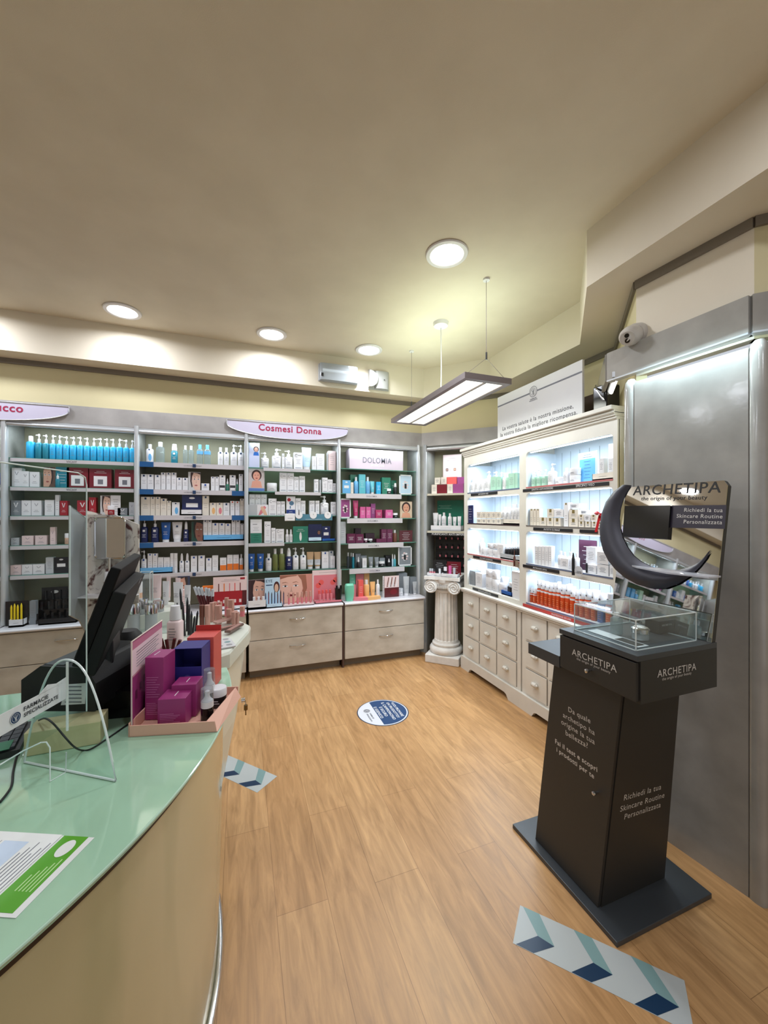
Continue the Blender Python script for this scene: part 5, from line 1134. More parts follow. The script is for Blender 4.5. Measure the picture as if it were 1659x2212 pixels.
# angled corner unit
DR = Row(tuple(K1 - Vector((0, 0, 0))), (.7071, -.7071, 0))
fill(DR, 1.788, Z9, 'card 378 645 545 palepink faces6 >.18;pack 258 335 875 ivory l >.05 b=970;pack 350 430 868 ivory l >.05 b=968;pack 431 575 866 coral badge >.05 b=966;pack 580 680 866 purple badge >.05 b=962;pack 213 290 975 ivory l;pack 292 433 975 darkred badge;pack 437 518 968 ivory l;pack 520 668 964 purple badge', 'upper shelf behind the column', 'hair colour boxes above the column', off=.03)
fill(DR, 1.371, Z9, 'card 295 670 1200 green leaf >.2;tray 200 635 1562 white d=.12;tube 222 300 1380 white l >.03 b=1575;tube 304 348 1402 white l >.04 b=1575;bottle 350 418 1375 white l >.03 b=1575;bottle 440 500 1385 white l >.03 b=1575;tube 512 568 1437 white l >.03 b=1575;tube 578 635 1430 white l >.03 b=1575', 'lower shelf behind the column', 'skin care on the shelf above the column', off=.02)
t = thing('nail_polish_display', 'tall black nail polish display behind the column', 'display', tuple(K1 + E45 * .385 + N45 * .16 + Vector((0, 0, .901))), -PI / 4)
MB().box(-.27, .28, -.0, .1, 0, .44, BLK).build('cabinet', t)
for j in range(4):
    MB().box(-.26, .27, -.03, 0, .06 + j * .1, .066 + j * .1, BLKG).build('shelf', t)
for j in range(4):
    for i in range(7):
        c = ['palepink', 'rose', 'red', 'darkred', 'palepink', 'coral', 'maroon', 'white'][(i + j) % 8]; P = K1 + E45 * (.385 - .21 + i * .07) + N45 * .145 + Vector((0, 0, .901 + .067 + j * .1))
        make('stick', .02, .045, 'black', 's', 'nail_polish_bottle', 'small nail polish bottle on the black display behind the column', 'nail polish', tuple(P), -PI / 4, 'nail polishes on the black display')
# on the column
PC = Vector((2.073, 3.695, 0))
def oncol(kind, u, v, w, h, col, mk, label, grp=None, dz=0.0, d=None):
    nm, wd, cat = NAMES[kind]; P = PC + E45 * u - N45 * v; return make(kind, w, h, col, mk, nm, label, cat, (P.x, P.y, CAPZ + dz + .001), -PI / 4, grp, d)
oncol('tray', -.085, .11, .16, .032, 'white', '', 'white tester tray on the column, beside the longer one', 'trays on the column', d=.1)
oncol('tray', .08, .12, .17, .036, 'white', '', 'longer white tester tray on the column top, nearer the cabinet', 'trays on the column', d=.1)
card = oncol('card', -.08, -.02, .15, .15, 'black', 'L', 'black header card standing on the column, plain', None)
oncol('card', .08, -.02, .15, .14, 'darkred', 'L', 'dark red header card standing on the column', None)
for i, (u, w, h, c, mk) in enumerate(((-.145, .02, .06, 'silver', 's'), (-.122, .02, .06, 'silver', 's'), (-.098, .02, .058, 'charcoal', 's'), (-.072, .026, .06, 'black', 'k'), (-.04, .024, .065, 'white', ''), (-.012, .022, .075, 'black', 'k'), (.02, .034, .085, 'white', 'k'), (.07, .03, .1, 'pink', ''), (.115, .026, .082, 'lightgrey', ''))):
    oncol('stick', u, .105, w, h, c, mk, ['first', 'second', 'third', 'fourth', 'fifth', 'sixth', 'seventh', 'pink eighth', 'last'][i] + ' tester stick in the column trays, counted towards the cabinet', 'tester sticks on the column', dz=.01)

# white cabinets
CBR = Row((2.155, 0, 0), (0, -1, 0))
def cab(k, zoom, spec, side, grp, **kw):
    fill(CBR, ZS[k] + .0005, zoom, spec, ['bottom', 'third', 'second', 'top'][k] + ' shelf, ' + ['cabinet by the column', 'cabinet behind the kiosk'][side], grp, **kw)
cab(3, Z11, 'bottle 65 108 445 white l;bottle 112 154 425 white l;jar 160 208 460 white;pump 212 270 370 white l;pack 282 340 425 palegreen l;pack 342 390 425 palegreen l;pump 290 340 372 white >.06;pump 345 390 380 white >.06;bottle 396 430 385 white l;bottle 432 460 385 palegreen l;pack 465 530 390 palegreen l;pack 532 560 390 palegreen;pump 470 520 372 white >.06', 0, 'green and white bottles on the top cabinet shelf')
cab(2, Z11, ''.join('carton %d %d 785 ivory l b=852;carton %d %d 857 ivory l;' % (140 + i * 50, 188 + i * 50, 140 + i * 50, 188 + i * 50) for i in range(5)) + 'card 48 105 718 navy L >-.02;bottle 396 432 735 white l b=862;bottle 436 474 735 white l b=862;bottle 480 512 708 white l b=862;bottle 514 548 708 white l b=862;bottle 550 582 708 white l b=862;tray 412 583 862 ivory d=.1 >-.004', 0, 'stacked cartons on the second cabinet shelf')
cab(1, Z12, 'bottle 152 190 205 white l;jar 182 228 305 white;jar 230 288 310 white;jar 292 348 320 white;jar 236 290 258 white b=305;jar 294 348 258 white b=312;pack 352 412 268 white l;tray 382 583 370 lightgrey d=.1 >-.004;' + ''.join('dropper %d %d %d black >.01 b=375;' % (424 + i * 27, 449 + i * 27, 262 - i * 2) for i in range(6)) + ''.join('dropper %d %d %d black >.05 b=375;' % (484 + i * 24, 506 + i * 24, 240 + i * 3) for i in range(4)), 0, 'jars and droppers on the third cabinet shelf')
cab(0, Z12, 'pack 96 190 436 white l >.08;pack 32 124 532 grey l;pack 128 196 560 white l;jar 215 280 525 white b=600;jar 282 345 532 white b=620;jar 215 280 600 white;jar 282 345 622 white;jar 290 380 606 white >.07 ;jar 370 445 602 white >.07;jar 350 420 665 white;bottle 440 495 662 black l;pack 500 582 546 white l;tray 392 496 745 blue d=.06 >-.01', 0, 'jars on the bottom cabinet shelf')
cab(3, Z11, 'pump 690 740 362 palegreen l;pump 742 794 352 palegreen l;pump 796 850 350 palegreen l;pump 856 918 290 white l;jar 922 1002 432 white;bottle 1016 1064 335 white l;jar 1066 1168 412 white b=490;jar 1068 1168 338 white b=410;card 1180 1372 175 lightblue blue >.05;carton 1392 1444 240 white l >.02 b=395;carton 1486 1538 240 white l >.02 b=395;tray 1322 1543 388 ivory d=.1;card 1490 1544 90 white l >.12', 1, 'bottles on the top kiosk-side cabinet shelf')
cab(2, Z11, ''.join('pack %d %d 755 ivory g;' % (a_, b_) for a_, b_ in ((685, 718), (720, 750), (752, 784))) + 'pack 862 930 755 ivory g b=840;pack 932 1028 760 white l b=840;pack 784 852 842 ivory g;pack 860 926 846 ivory g;pack 930 1000 848 ivory g;carton 1032 1078 692 white g;pack 1080 1190 700 white l b=755 >.02;pack 1084 1178 762 ivory g b=850;pack 1180 1288 768 white l b=812 >.03;pack 1084 1178 852 ivory g;pack 1184 1236 814 ivory g b=880;pack 1240 1300 816 white l b=880;pack 1310 1362 814 ivory g b=880;pack 1184 1238 884 ivory g;pack 1252 1306 884 ivory g;pack 1318 1372 884 ivory g;pack 1376 1420 890 ivory g', 1, 'gold-marked boxes on the second cabinet shelf')
cab(1, Z12, 'carton 735 768 285 white l;carton 770 803 285 white l;carton 805 838 285 white l;carton 840 873 285 white l;carton 875 908 285 white l;bottle 960 1004 335 white l;bottle 1008 1044 345 white l;bottle 1060 1106 345 white l;pack 998 1080 410 white l >-.01;bottle 1126 1170 356 white l;card 1185 1370 222 aubergine L >.08;pack 1262 1360 292 white l b=470 >.03;pack 1268 1362 476 white l;pack 1372 1490 345 white l b=468;pack 1372 1490 474 white l;pack 1502 1548 480 white l;spray 1250 1268 395 black >-.01', 1, 'white boxes on the third cabinet shelf')
suns = ((640, 672, 708, 'amber'), (674, 704, 712, 'amber'), (706, 740, 720, 'amber'), (746, 782, 630, 'amber'), (784, 820, 640, 'amber'), (822, 862, 650, 'amber'), (864, 904, 662, 'amber'), (906, 946, 664, 'amber'), (946, 982, 664, 'amber'), (984, 1034, 685, 'amber'), (1034, 1082, 682, 'amber'), (1082, 1132, 712, 'amber'), (1138, 1172, 735, 'amber'), (1174, 1228, 730, 'amber'), (1230, 1292, 732, 'amber'), (1294, 1352, 750, 'amber'), (1358, 1434, 772, 'blue'), (1440, 1520, 772, 'amber'), (1524, 1556, 768, 'skyblue'))
cab(0, Z12, ''.join('sun %d %d %d %s;' % q for q in suns) + ''.join('sun %d %d %d amber >.08;' % q for q in ((950, 990, 650), (1060, 1104, 672), (1100, 1142, 700), (1190, 1230, 722), (1310, 1350, 730), (1350, 1395, 740))), 1, 'orange sunscreen bottles on the bottom shelf', off=.02)
t = thing('red_bow', 'red gift ribbon bow hanging by the gold-marked boxes', 'bow', tuple(onx(1298, 1112, 2.11)))
mb = MB(); RB = mat('red_ribbon', (196, 16, 28), .4)
for s in (-1, 1):
    mb.loft([(-.012, .004, .004), (0, .026, .012), (.012, .004, .004)], RB, 12, c=(0, s * .028, .01))
    mb.obox((0, 0, 0), (0, s * .03, -.11), (.004, 0, 0), (0, .016, .0), RB)
mb.loft([(-.01, .008, .008), (.01, .008, .008)], RB, 10); mb.build('ribbon', t)
c = onx(1000 + 1130 / 4.74, 1120 + 580 / 4.74, 2.10)
t = thing('discount_wobbler', 'round shelf wobbler marked -20% beside a dark pen', 'sign', tuple(c))
c2 = onx(1000 + 1183 / 4.74, 1120 + 540 / 4.74, 2.10) - c
mb = MB().prism([(0, c2.y + .034 * math.cos(2 * PI * i / 28), c2.z + .034 * math.sin(2 * PI * i / 28)) for i in range(28)], (.002, 0, 0), clear('wobbler_plastic', (216, 218, 222), .75)); add_text(mb, '-20%', (-.001, c2.y + .022, c2.z - .014), (-.001, c2.y - .026, c2.z - .014), (-1, 0, 0), INK); mb.build('disc', t)
mb = MB().tube([(0, 0, 0), (0, 0, .11)], .010, BLK, 10); mb.loft([(.11, .009, .009), (.15, .003, .003)], BLK, 10); mb.build('pen', t)
t = thing('dropper_wobbler', 'small brown bottle shelf wobbler in front of the droppers', 'sign', tuple(onx(1000 + 528 / 4.74, 1120 + 488 / 4.74, 2.128)))
MB().loft([(0, .011, .004, 3), (.07, .011, .004, 3), (.09, .003, .003), (.13, .003, .003)], C('brown'), 12).build('body', t); MB().box(-.002, 0, -.045, -.012, .0, .05, C('taupe')).build('card', t)
# bays seen by the mirror
for i, k0 in ((0, 0), (1, 0)):
    for k, z in enumerate(SHELVES[i]):
        x = POSTS[i] + .05; n_ = 0
        while x < POSTS[i + 1] - .09:
            w_ = random.uniform(.045, .07); h_ = random.uniform(.09, .17); kd = random.choice(['carton', 'carton', 'pump', 'tube', 'pack']) if k else 'pump'
            c_ = random.choice([['cyan', 'blue', 'white', 'cyan'], ['white', 'blue', 'purple', 'white'], ['white', 'skyblue', 'white', 'palegreen'], ['white', 'red', 'purple', 'yellow'], ['white', 'navy', 'purple', 'palepink']][k])
            n_ += 1; nm, wd, cat = NAMES[kd]
            make(kd, w_, h_, c_, 'l' if c_ == 'white' else 'L', nm, ORD[min(n_ - 1, 19)] + ' item from the far wall, ' + CW.get(c_, c_) + ' ' + wd + ', ' + ['top', 'second', 'third', 'fourth', 'fifth'][k] + ' shelf, ' + BAYN[i], cat, (x + w_ / 2, 4.09, z + .001), 0, 'mixed products reflected in the kiosk mirror')
            x += w_ + random.choice([.004, .004, .03])
# ================================================================== ON THE TESTER UNIT
TZ = .951
def stand(kind, x0, x1, yt, yb, z, col, mk, label, grp=None, zoom=(230, 1220, 5.027), d=None, rz=-PHI):
    ox, oy, s_ = zoom; px = ox + (x0 + x1) / 2 / s_; P = onz(px, oy + yb / s_, z); Yc = SP * P.x + CP * P.y
    w = (x1 - x0) / s_ * Yc / F; h = (yb - yt) / s_ * Yc / F; nm, wd, cat = NAMES[kind]
    P = P + Vector((SP, CP, 0)) * (w / 2 if kind not in ('card', 'art', 'pencil', 'stick') else 0)
    return make(kind, w, h, col, mk, nm, label, cat, (P.x, P.y, z + .0005), rz, grp, d)
G1 = 'silver-capped serum bottles on the tester unit'
stand('metaljar', 190, 318, 430, 765, TZ + .012, 'white', '', 'silver-capped bottle nearest the monitor, front row of the tester unit', G1)
stand('metaljar', 310, 414, 380, 690, TZ + .012, 'white', '', 'silver-capped bottle behind and between the two front ones', G1)
stand('metaljar', 386, 512, 440, 740, TZ + .012, 'white', '', 'second front silver-capped bottle, beside the pink clear bottle', G1)
stand('metaljar', 480, 590, 400, 660, TZ + .012, 'white', '', 'silver-capped bottle furthest back, behind the pink card', G1)
stand('foam', 634, 782, 462, 905, TZ, 'palepink', 'l', 'large pale rose lotion bottle with white cap behind the purple boxes')
for x0, x1, yt, yb, c, l in ((475, 570, 120, 405, 'palepink', 'pale pink hand cream tube, tallest on the tester riser'), (590, 660, 185, 440, 'white', 'white hand cream tube beside the pale pink one'), (640, 685, 130, 395, 'palepink', 'pale pink tube behind the white hand creams'),
                             (697, 803, 200, 445, 'white', 'widest white hand cream tube in the middle of the riser'), (830, 898, 228, 440, 'white', 'white tube beside the black pencils'), (735, 790, 148, 400, 'palepink', 'pale pink tube behind the widest white tube')):
    stand('tube', x0, x1, yt, yb, TZ + .08, c, 'l', l, 'hand cream tubes on the riser')
for x0, x1, yt, yb, l in ((206, 280, 222, 500, 'foundation bottle half hidden by the monitor, shorter'), (272, 358, 190, 480, 'foundation bottle with peach cap beside the brushes'), (-40, 12, 80, 338, 'foundation bottle with cream cap in front of the marbled panel'), (16, 66, 110, 345, 'second foundation bottle with cream cap by the marbled panel')):
    stand('jar', x0, x1, yt, yb, TZ + .08 if x0 > 100 else 1.1445, 'nude', '', l, 'foundation bottles on the tester unit')
for i, x in enumerate((268, 298, 322)): stand('brush', x, x + 14, 30 + i * 6, 480, TZ + .08, 'white', '', ORD[i] + ' white make-up brush from the monitor, in the acrylic holder', 'make-up brushes')
P = onz(230 + 395 / 5.027, 1220 + 470 / 5.027, TZ + .08); acrylic_case(P.x - .03, P.x + .03, P.y + .02, P.y + .1, TZ + .081, TZ + .27, 'acrylic_holder', 'tall clear acrylic holder behind the silver-capped bottles', 'holder', top=False)
P = onz(330, 1372, TZ)
acrylic_case(P.x - .13, P.x + .13, P.y + .02, P.y + .2, TZ + .0005, TZ + .0115, 'acrylic_tray', 'low clear acrylic tray under the silver-capped bottles', 'tray')
for i, (x0, x1, yt, yb) in enumerate(((780, 832, 415, 760), (815, 850, 260, 640), (838, 872, 400, 770), (862, 890, 360, 720), (880, 905, 430, 760), (905, 935, 500, 770), (925, 945, 560, 760), (955, 990, 500, 720))):
    o = stand('pencil', x0, x0 + 24, yt, yb, TZ, 'black', 'charcoal', ORD[i] + ' black eye pencil from the clear bottle, in the acrylic cups', 'black pencils in the acrylic cups'); o.rotation_euler = (.05 * (i % 3 - 1), -.10 + .03 * i, -PHI)
for i, (x0, x1, yt, yb, c) in enumerate(((1012, 1060, 440, 720, 'brown'), (1068, 1124, 438, 715, 'rosegold'))):
    stand('stick', x0, x1, yt, yb, TZ, c, '', ['brown concealer stick beside the black pencils', 'rose gold concealer stick beside the brown one'][i], 'concealer sticks')
for i, (x0, x1, yt, yb) in enumerate(((1120, 1168, 412, 618), (1150, 1196, 405, 600), (1180, 1248, 442, 640), (1215, 1254, 405, 590), (1284, 1326, 358, 560), (1326, 1384, 380, 600), (1305, 1358, 480, 632), (1360, 1402, 512, 650), (1400, 1440, 515, 640), (1370, 1420, 500, 600), (1450, 1500, 452, 560))):
    stand('stick', x0, x1, yt, yb, TZ, 'rosegold', 's' if i in (4, 10) else '', ORD[i] + ' rose gold lipstick from the pencils, on the tester unit', 'rose gold lipsticks on the tester unit')
for i, (x, dx) in enumerate(((985, -.35), (1010, -.3), (1035, -.25), (1062, -.15), (1085, -.1), (1110, .0))):
    o = stand('stick', x + 30, x + 58, 225 + i * 8, 440, TZ + .06, 'silver', 'm', ORD[i] + ' silver-capped maroon lip gloss, leaning on the riser', 'maroon lip glosses leaning'); o.rotation_euler = (0, dx, -PHI)
for i, (x, a_) in enumerate(((612, -.3), (650, -.15), (700, .2), (745, .35))):
    o = stand('stick', x, x + 34, 800 + 10 * (i % 2), 925, TZ, 'maroon', '', ORD[i] + ' dark red lipstick from the pink card, at the clear bottle foot', 'dark red lipsticks'); o.rotation_euler = (0, a_, -PHI)
PL = mat('palette_bronze', (110, 84, 76), .2, .3); PW = mat('palette_swatch_card', (206, 206, 206), .3)
for i, (x, y, m_, l, rz) in enumerate(((1330, 690, PL, 'bronze make-up palette, longest, on the tester unit edge', .5), (1390, 720, PL, 'bronze make-up palette lying across the others', 1.1), (1300, 650, mat('palette_rose', (196, 160, 150), .2), 'rose make-up palette beside the lipsticks', .7))):
    P = onz(230 + x / 5.027, 1220 + y / 5.027, TZ); mb = MB().box(-.07, .07, -.016, .016, 0, .010, m_); mb.box(-.06, .06, -.011, .011, .010, .0108, mat('palette_pans', (150, 110, 100), .5))
    solo('makeup_palette', mb, l, 'palette', 'make-up palettes', loc=(P.x, P.y, TZ + .001 + i * .011), rz=rz, bevel=.002)
P = onz(496, 1395, TZ); mb = MB().box(-.045, .045, -.07, .07, 0, .008, PW)
for i in range(3):
    for j in range(2): mb.add([(-.02 + j * .04 + .014 * math.cos(a * PI / 6), -.045 + i * .045 + .014 * math.sin(a * PI / 6), .0083) for a in range(12)], [tuple(range(12))], mat('swatch_grey%d' % (i % 2), (150 - 30 * (i % 2), 148, 150), .4))
solo('swatch_block', mb, 'clear and white eye shadow swatch block at the near corner', 'tester', loc=(P.x - .03, P.y + .03, TZ + .0005), rz=.2, bevel=.003)
# marbled panels with mirror
t = thing('marbled_backboard', 'marbled cosmetics backboard with a rounded mirror on the tester unit', 'display board', (0, 0, 0))
zb = TZ
q1 = cp(187, 1103, 2.0); q2 = cp(240, 1115, 2.12); q1b = Vector((q1.x, q1.y, zb)); q2b = Vector((q2.x, q2.y, zb)); q3 = q1 + (q2 - q1) * 1.0
nm_ = (q2b - q1b).normalized(); bk = Vector((-nm_.y, nm_.x, 0))
MB().prism([q1b, q2b, q2b + Vector((0, 0, q2.z - .12 - zb)), q2, q1], bk * .006, MARBLE).build('side_wing', t)
r1 = Vector((q1.x, q1.y, 0)); e_ = Vector((.9385, -.3453, 0))
w_ = 110 / F * 2.05
MB().prism([r1 + e_ * .004 + Vector((0, 0, zb)), r1 + e_ * w_ + Vector((0, 0, zb)), r1 + e_ * w_ + Vector((0, 0, 1.50)), r1 + e_ * w_ * .55 + Vector((0, 0, 1.55)), r1 + e_ * .004 + Vector((0, 0, q1.z - .02))], Vector((.3453, .9385, 0)) * .006, MARBLE).build('back_wing', t)
sh = r1 + Vector((0, 0, 1.1435))
MB().prism([sh, sh + e_ * w_, sh + e_ * w_ - Vector((.3453, .9385, 0)) * .09, sh - Vector((.3453, .9385, 0)) * .09], (0, 0, -.005), WHITE).build('small_shelf', t)
mc = cp(237, 1162, 1.97); fr = []
for i in range(4):
    cx, cz = ((1, 1), (-1, 1), (-1, -1), (1, -1))[i]
    for k in range(5):
        a = PI / 2 * i + PI / 2 * k / 4; fr.append((cx * .056 + .02 * math.cos(a), cz * .083 + .02 * math.sin(a)))
mp = [mc + e_ * u + Vector((0, 0, v)) for u, v in fr]
MB().prism(mp, Vector((.3453, .9385, 0)) * .008, MIRROR).build('mirror', t)
MB().tube(mp + [mp[0], mp[1]], .004, CHROME, 8).build('mirror_frame', t)
MB().tube([mc + Vector((0, 0, -.1)), Vector((mc.x, mc.y, zb))], .006, CHROME, 8).build('mirror_stem', t)
settle(t, tuple(q1b))
l1 = cp(151, 1092, 1.85); l2 = cp(186, 1120, 1.98)
l1b, l2b = Vector((l1.x, l1.y, TZ)), Vector((l2.x, l2.y, TZ)); n2 = (l2b - l1b).normalized(); b2 = Vector((-n2.y, n2.x, 0))
lo = cp(172, 1340, 1.93)
solo('acrylic_backboard', MB().prism([lo, l2b + Vector((0, 0, .0)), l2, l1, l1b + Vector((0, 0, .12))], b2 * .006, mat('silver_grey_print', (172, 174, 176), .12, .2)).tube([l2b, l2, l1, l1b + Vector((0, 0, .12))], .003, ACRE, 6), 'silver grey glossy side board standing beside the marbled backboard', 'display board')

# ================================================================== ON THE COUNTER
# payment monitor
t = thing('touch_monitor', 'black touchscreen till monitor seen from behind, leaning back', 'monitor', (0, 0, 0))
Bn = cw(-.853, 1.06, 1.135); wv = cw(-.187, .39) ; wv.z = 0; hv = cw(.100, .012, .272)
nv = wv.cross(hv).normalized()
if nv.dot(cw(1, 0)) < 0: nv = -nv
MBK = mat('monitor_black', (10, 10, 11), .6); MBK.node_tree.nodes['Principled BSDF'].inputs['Specular IOR Level'].default_value = .2
HSG = mat('monitor_housing', (16, 17, 17), .55); HSG.node_tree.nodes['Principled BSDF'].inputs['Specular IOR Level'].default_value = .25
MB().obox(Bn, wv, hv, nv * .026, MBK).build('screen_slab', t, bevel=.004)
MB().obox(Bn - nv * .002 + wv * .04 + hv * .06, wv * .92, hv * .88, -nv * .001, BLKG).build('screen_glass', t)
MB().obox(Bn + nv * .0262 + wv * .0 + hv * -.06, wv * .97, hv * .84, nv * .034, mat('monitor_housing', (24, 25, 25), .4)).build('rear_housing', t, bevel=.004)
mb = MB().obox(Bn + nv * .03 + wv * .3 - hv * .02 + Vector((0, 0, -.20)), wv * .3, nv * .05, Vector((0, 0, .26)), BLK); mb.build('neck', t, bevel=.008)
letters(t, 'FEC', Bn + nv * .0606 + wv * .62 + hv * .72, Bn + nv * .0606 + wv * .72 + hv * .72, nv, ALU)
settle(t, tuple(Bn + Vector((0, 0, -.15))))
PR = mat('dark_printer_plastic', (20, 21, 21), .6); PRT = mat('slate_plastic_lid', (56, 63, 66), .4)
t = thing('receipt_printer', 'dark receipt printer with slate lid on the wooden block', 'printer', tuple(cw(-.93, 1.22, CZ + .064)), -PHI)
mb = MB().prism([(-.115, -.10, 0), (-.115, -.10, .09), (-.06, -.10, .13), (.07, -.10, .125), (.10, -.10, .08), (.10, -.10, 0)], (0, .24, 0), PR); mb.build('body', t, bevel=.008)
MB().prism([(-.10, -.09, .101), (-.058, -.09, .1315), (-.0, -.09, .130), (.0, -.09, .128), (-.1, -.09, .095)], (0, .2, 0), PRT).build('lid', t)
mb = MB().add([(-.0, -.1012, .018), (.07, -.1012, .022), (.075, -.1012, .082), (.015, -.1012, .078)], [(0, 1, 2, 3)], WHITE)
for i in range(5): rect(mb, .012 + i * .001, .06, .026 + i * .011, .029 + i * .011, -.1018, PRINTG)
mb.build('paper_label', t)
t = thing('wooden_block', 'pale pine wooden block propping up the till printer', 'block', tuple(cw(-.868, 1.065, CZ)), -PHI + .38)
MB().box(-.083, .083, -.028, .05, .0005, .062, noise_mix('pine_wood', (196, 188, 142), (210, 202, 158), 5, .6, stretch=(1, 6, 6))).build('block', t, bevel=.002)
t = thing('card_terminal_base', 'flat black device with sloping faces beside the till', 'device', tuple(cw(-.80, 1.30, CZ)), -PHI + .2)
mb = MB().prism([(-.08, -.09, 0), (.11, -.09, 0), (.11, -.09, .03), (.08, -.09, .075), (-.08, -.09, .085)], (0, .18, 0), BLKG); mb.build('body', t, bevel=.006)
t = thing('speaker', 'small black rounded speaker behind the till monitor', 'speaker', tuple(cw(-.99, 1.5, CZ)), -PHI)
MB().loft([(0, .06, .05, 3), (.1, .06, .05, 3), (.16, .055, .045, 2.6), (.185, .035, .03)], PR, 20).build('body', t)
kc = onz(42, 1632, CZ); kl = cw(-.84, -.54); ks = cw(-.54, .84)
t = thing('keyboard', 'black computer keyboard with green tape at the counter end', 'keyboard', (0, 0, 0))
def kq(u, v, z): return kc + kl * u + ks * v + Vector((0, 0, z))
MB().prism([kq(0, 0, .0005), kq(.42, 0, .0005), kq(.42, .17, .0005), kq(0, .17, .0005)], (0, 0, .016), BLK).build('base', t, bevel=.003)
KM = mat('key_black', (34, 34, 42), .4)
for j in range(6):
    for i in range(12):
        u, v = .012 + i * .0215, .012 + j * .0255
        MB().prism([kq(u, v, .0165), kq(u + .019, v, .0165), kq(u + .019, v + .023, .0165), kq(u, v + .023, .0165)], (0, 0, .006), KM).build('key', t)
MB().prism([kq(.02, .0, .0232), kq(.16, .0, .0232), kq(.16, .05, .0232), kq(.02, .05, .0232)], (0, 0, .001), mat('green_tape', (20, 110, 70), .5)).build('tape', t)
settle(t, tuple(kc))
# sneeze guard
XS = -.805
t = thing('sneeze_guard', 'clear acrylic sneeze guard on arched feet on the counter', 'screen', (0, 0, 0))
P = [cw(XS, .32, 1.66), cw(XS, 1.03, 1.66), cw(XS, 1.048, 1.64), cw(XS, 1.05, 1.02), cw(XS, .32, 1.02)]
MB().prism(P, cw(.004, 0) , ACR2).build('sheet', t)
MB().tube([cw(XS + .002, .5, 1.66), cw(XS + .002, 1.02, 1.66), cw(XS + .002, 1.045, 1.65), cw(XS + .002, 1.05, 1.63), cw(XS + .002, 1.05, 1.02)], .0018, ACRE, 6).build('sheet_edge', t)
def foot(a, b, h, m=28):
    a, b = Vector(a), Vector(b); mid = (a + b) / 2; pts = []
    for i in range(m + 1):
        s = -1 + 2 * i / m; pts.append(mid + (b - a) * .5 * s + Vector((0, 0, h * (1 - abs(s) ** 2.3))))
    d = (b - a).normalized(); n_ = Vector((-d.y, d.x, 0)); mb = MB().prism(pts, n_ * .005, ACR2); mb.build('foot', t)
    e2_ = MB().tube([p + n_ * .0025 for p in pts] + [pts[0] + n_ * .0025], .0027, ACRE, 6); e2_.build('foot_edge', t)
fa, fb = onz(50, 1647, CZ + .003), onz(248, 1688, CZ + .003)
foot(fa, fb, .272)
MB().tube([cp(0, 1652, .81), cp(50, 1622, .88), cp(88, 1604, .92), cp(100, 1603, .925), cp(108, 1615, .93), cp(108, 1688, .917), cp(142, 1668, .952), cp(143, 1625, .955)], .0016, ACRE, 6).build('cross_foot_edge', t)
mb = MB().tube([(fa + fb) / 2 + Vector((0, 0, .268)), (fa + fb) / 2 + Vector((0, 0, .10))], .0028, ACRE, 6); mb.build('slot', t)
ban = MB(); y0, y1 = .60, .982
ban.obox(cw(XS + .0045, y0, 1.088), cw(0, y1 - y0), cw(.001, 0), (0, 0, .045), WHITE)
ban.prism([cw(XS + .0045, .90, 1.132), cw(XS + .0045, .982, 1.132), cw(XS + .0045, .982, 1.142), cw(XS + .0045, .95, 1.138), cw(XS + .0045, .925, 1.146)], cw(.001, 0), WHITE)
nb = cw(1, 0); nb.normalize()
add_text(ban, 'FARMACIE', cw(XS + .006, .862, 1.1145), cw(XS + .006, .925, 1.1145), nb, INK); add_text(ban, 'SPECIALIZZATE', cw(XS + .006, .862, 1.101), cw(XS + .006, .953, 1.101), nb, INK)
bo = ban.build('paper_banner', t, label='white paper banner with a round navy emblem')
emblem(bo, cw(XS + .006, .843, 1.110), .0125, cw(0, 1), (0, 0, 1), nb, WHITE, NAVY)
settle(t, tuple((fa + fb) / 2))
# cables
def cable(name, pts, r, label, m=BLK):
    P = [Vector(p) for p in pts]; out = []
    for i in range(len(P) - 1):
        p0, p1, p2, p3 = P[max(i - 1, 0)], P[i], P[i + 1], P[min(i + 2, len(P) - 1)]
        for k in range(8):
            s = k / 8; out.append(.5 * ((2 * p1) + (-p0 + p2) * s + (2 * p0 - 5 * p1 + 4 * p2 - p3) * s * s + (-p0 + 3 * p1 - 3 * p2 + p3) * s ** 3))
    out.append(P[-1]); return solo(name, MB().tube(out, r, m, 8), label, 'cable')
def cz_(px, py, dz=.003): return onz(px, py, CZ + dz)
cable('cable', [cp(84, 1556, 1.06), cp(98, 1552, 1.01), cp(116, 1564, .985), cp(140, 1592, .975), cp(160, 1613, .99), cz_(178, 1621), cz_(198, 1617), cz_(232, 1595), cz_(280, 1562)], .0022, 'thin black cable looping over the counter beside the wooden block')
cable('cable', [cz_(72, 1577), cz_(55, 1600), cz_(38, 1630), cz_(29, 1665), cz_(24, 1700), cz_(0, 1733)], .0026, 'thicker black cable running off the counter beside the keyboard')
cable('cable', [cz_(238, 1453), cz_(262, 1447), cz_(275, 1443), cz_(290, 1446)], .0022, 'pale cable behind the till device', mat('pale_cable', (170, 168, 160), .5))
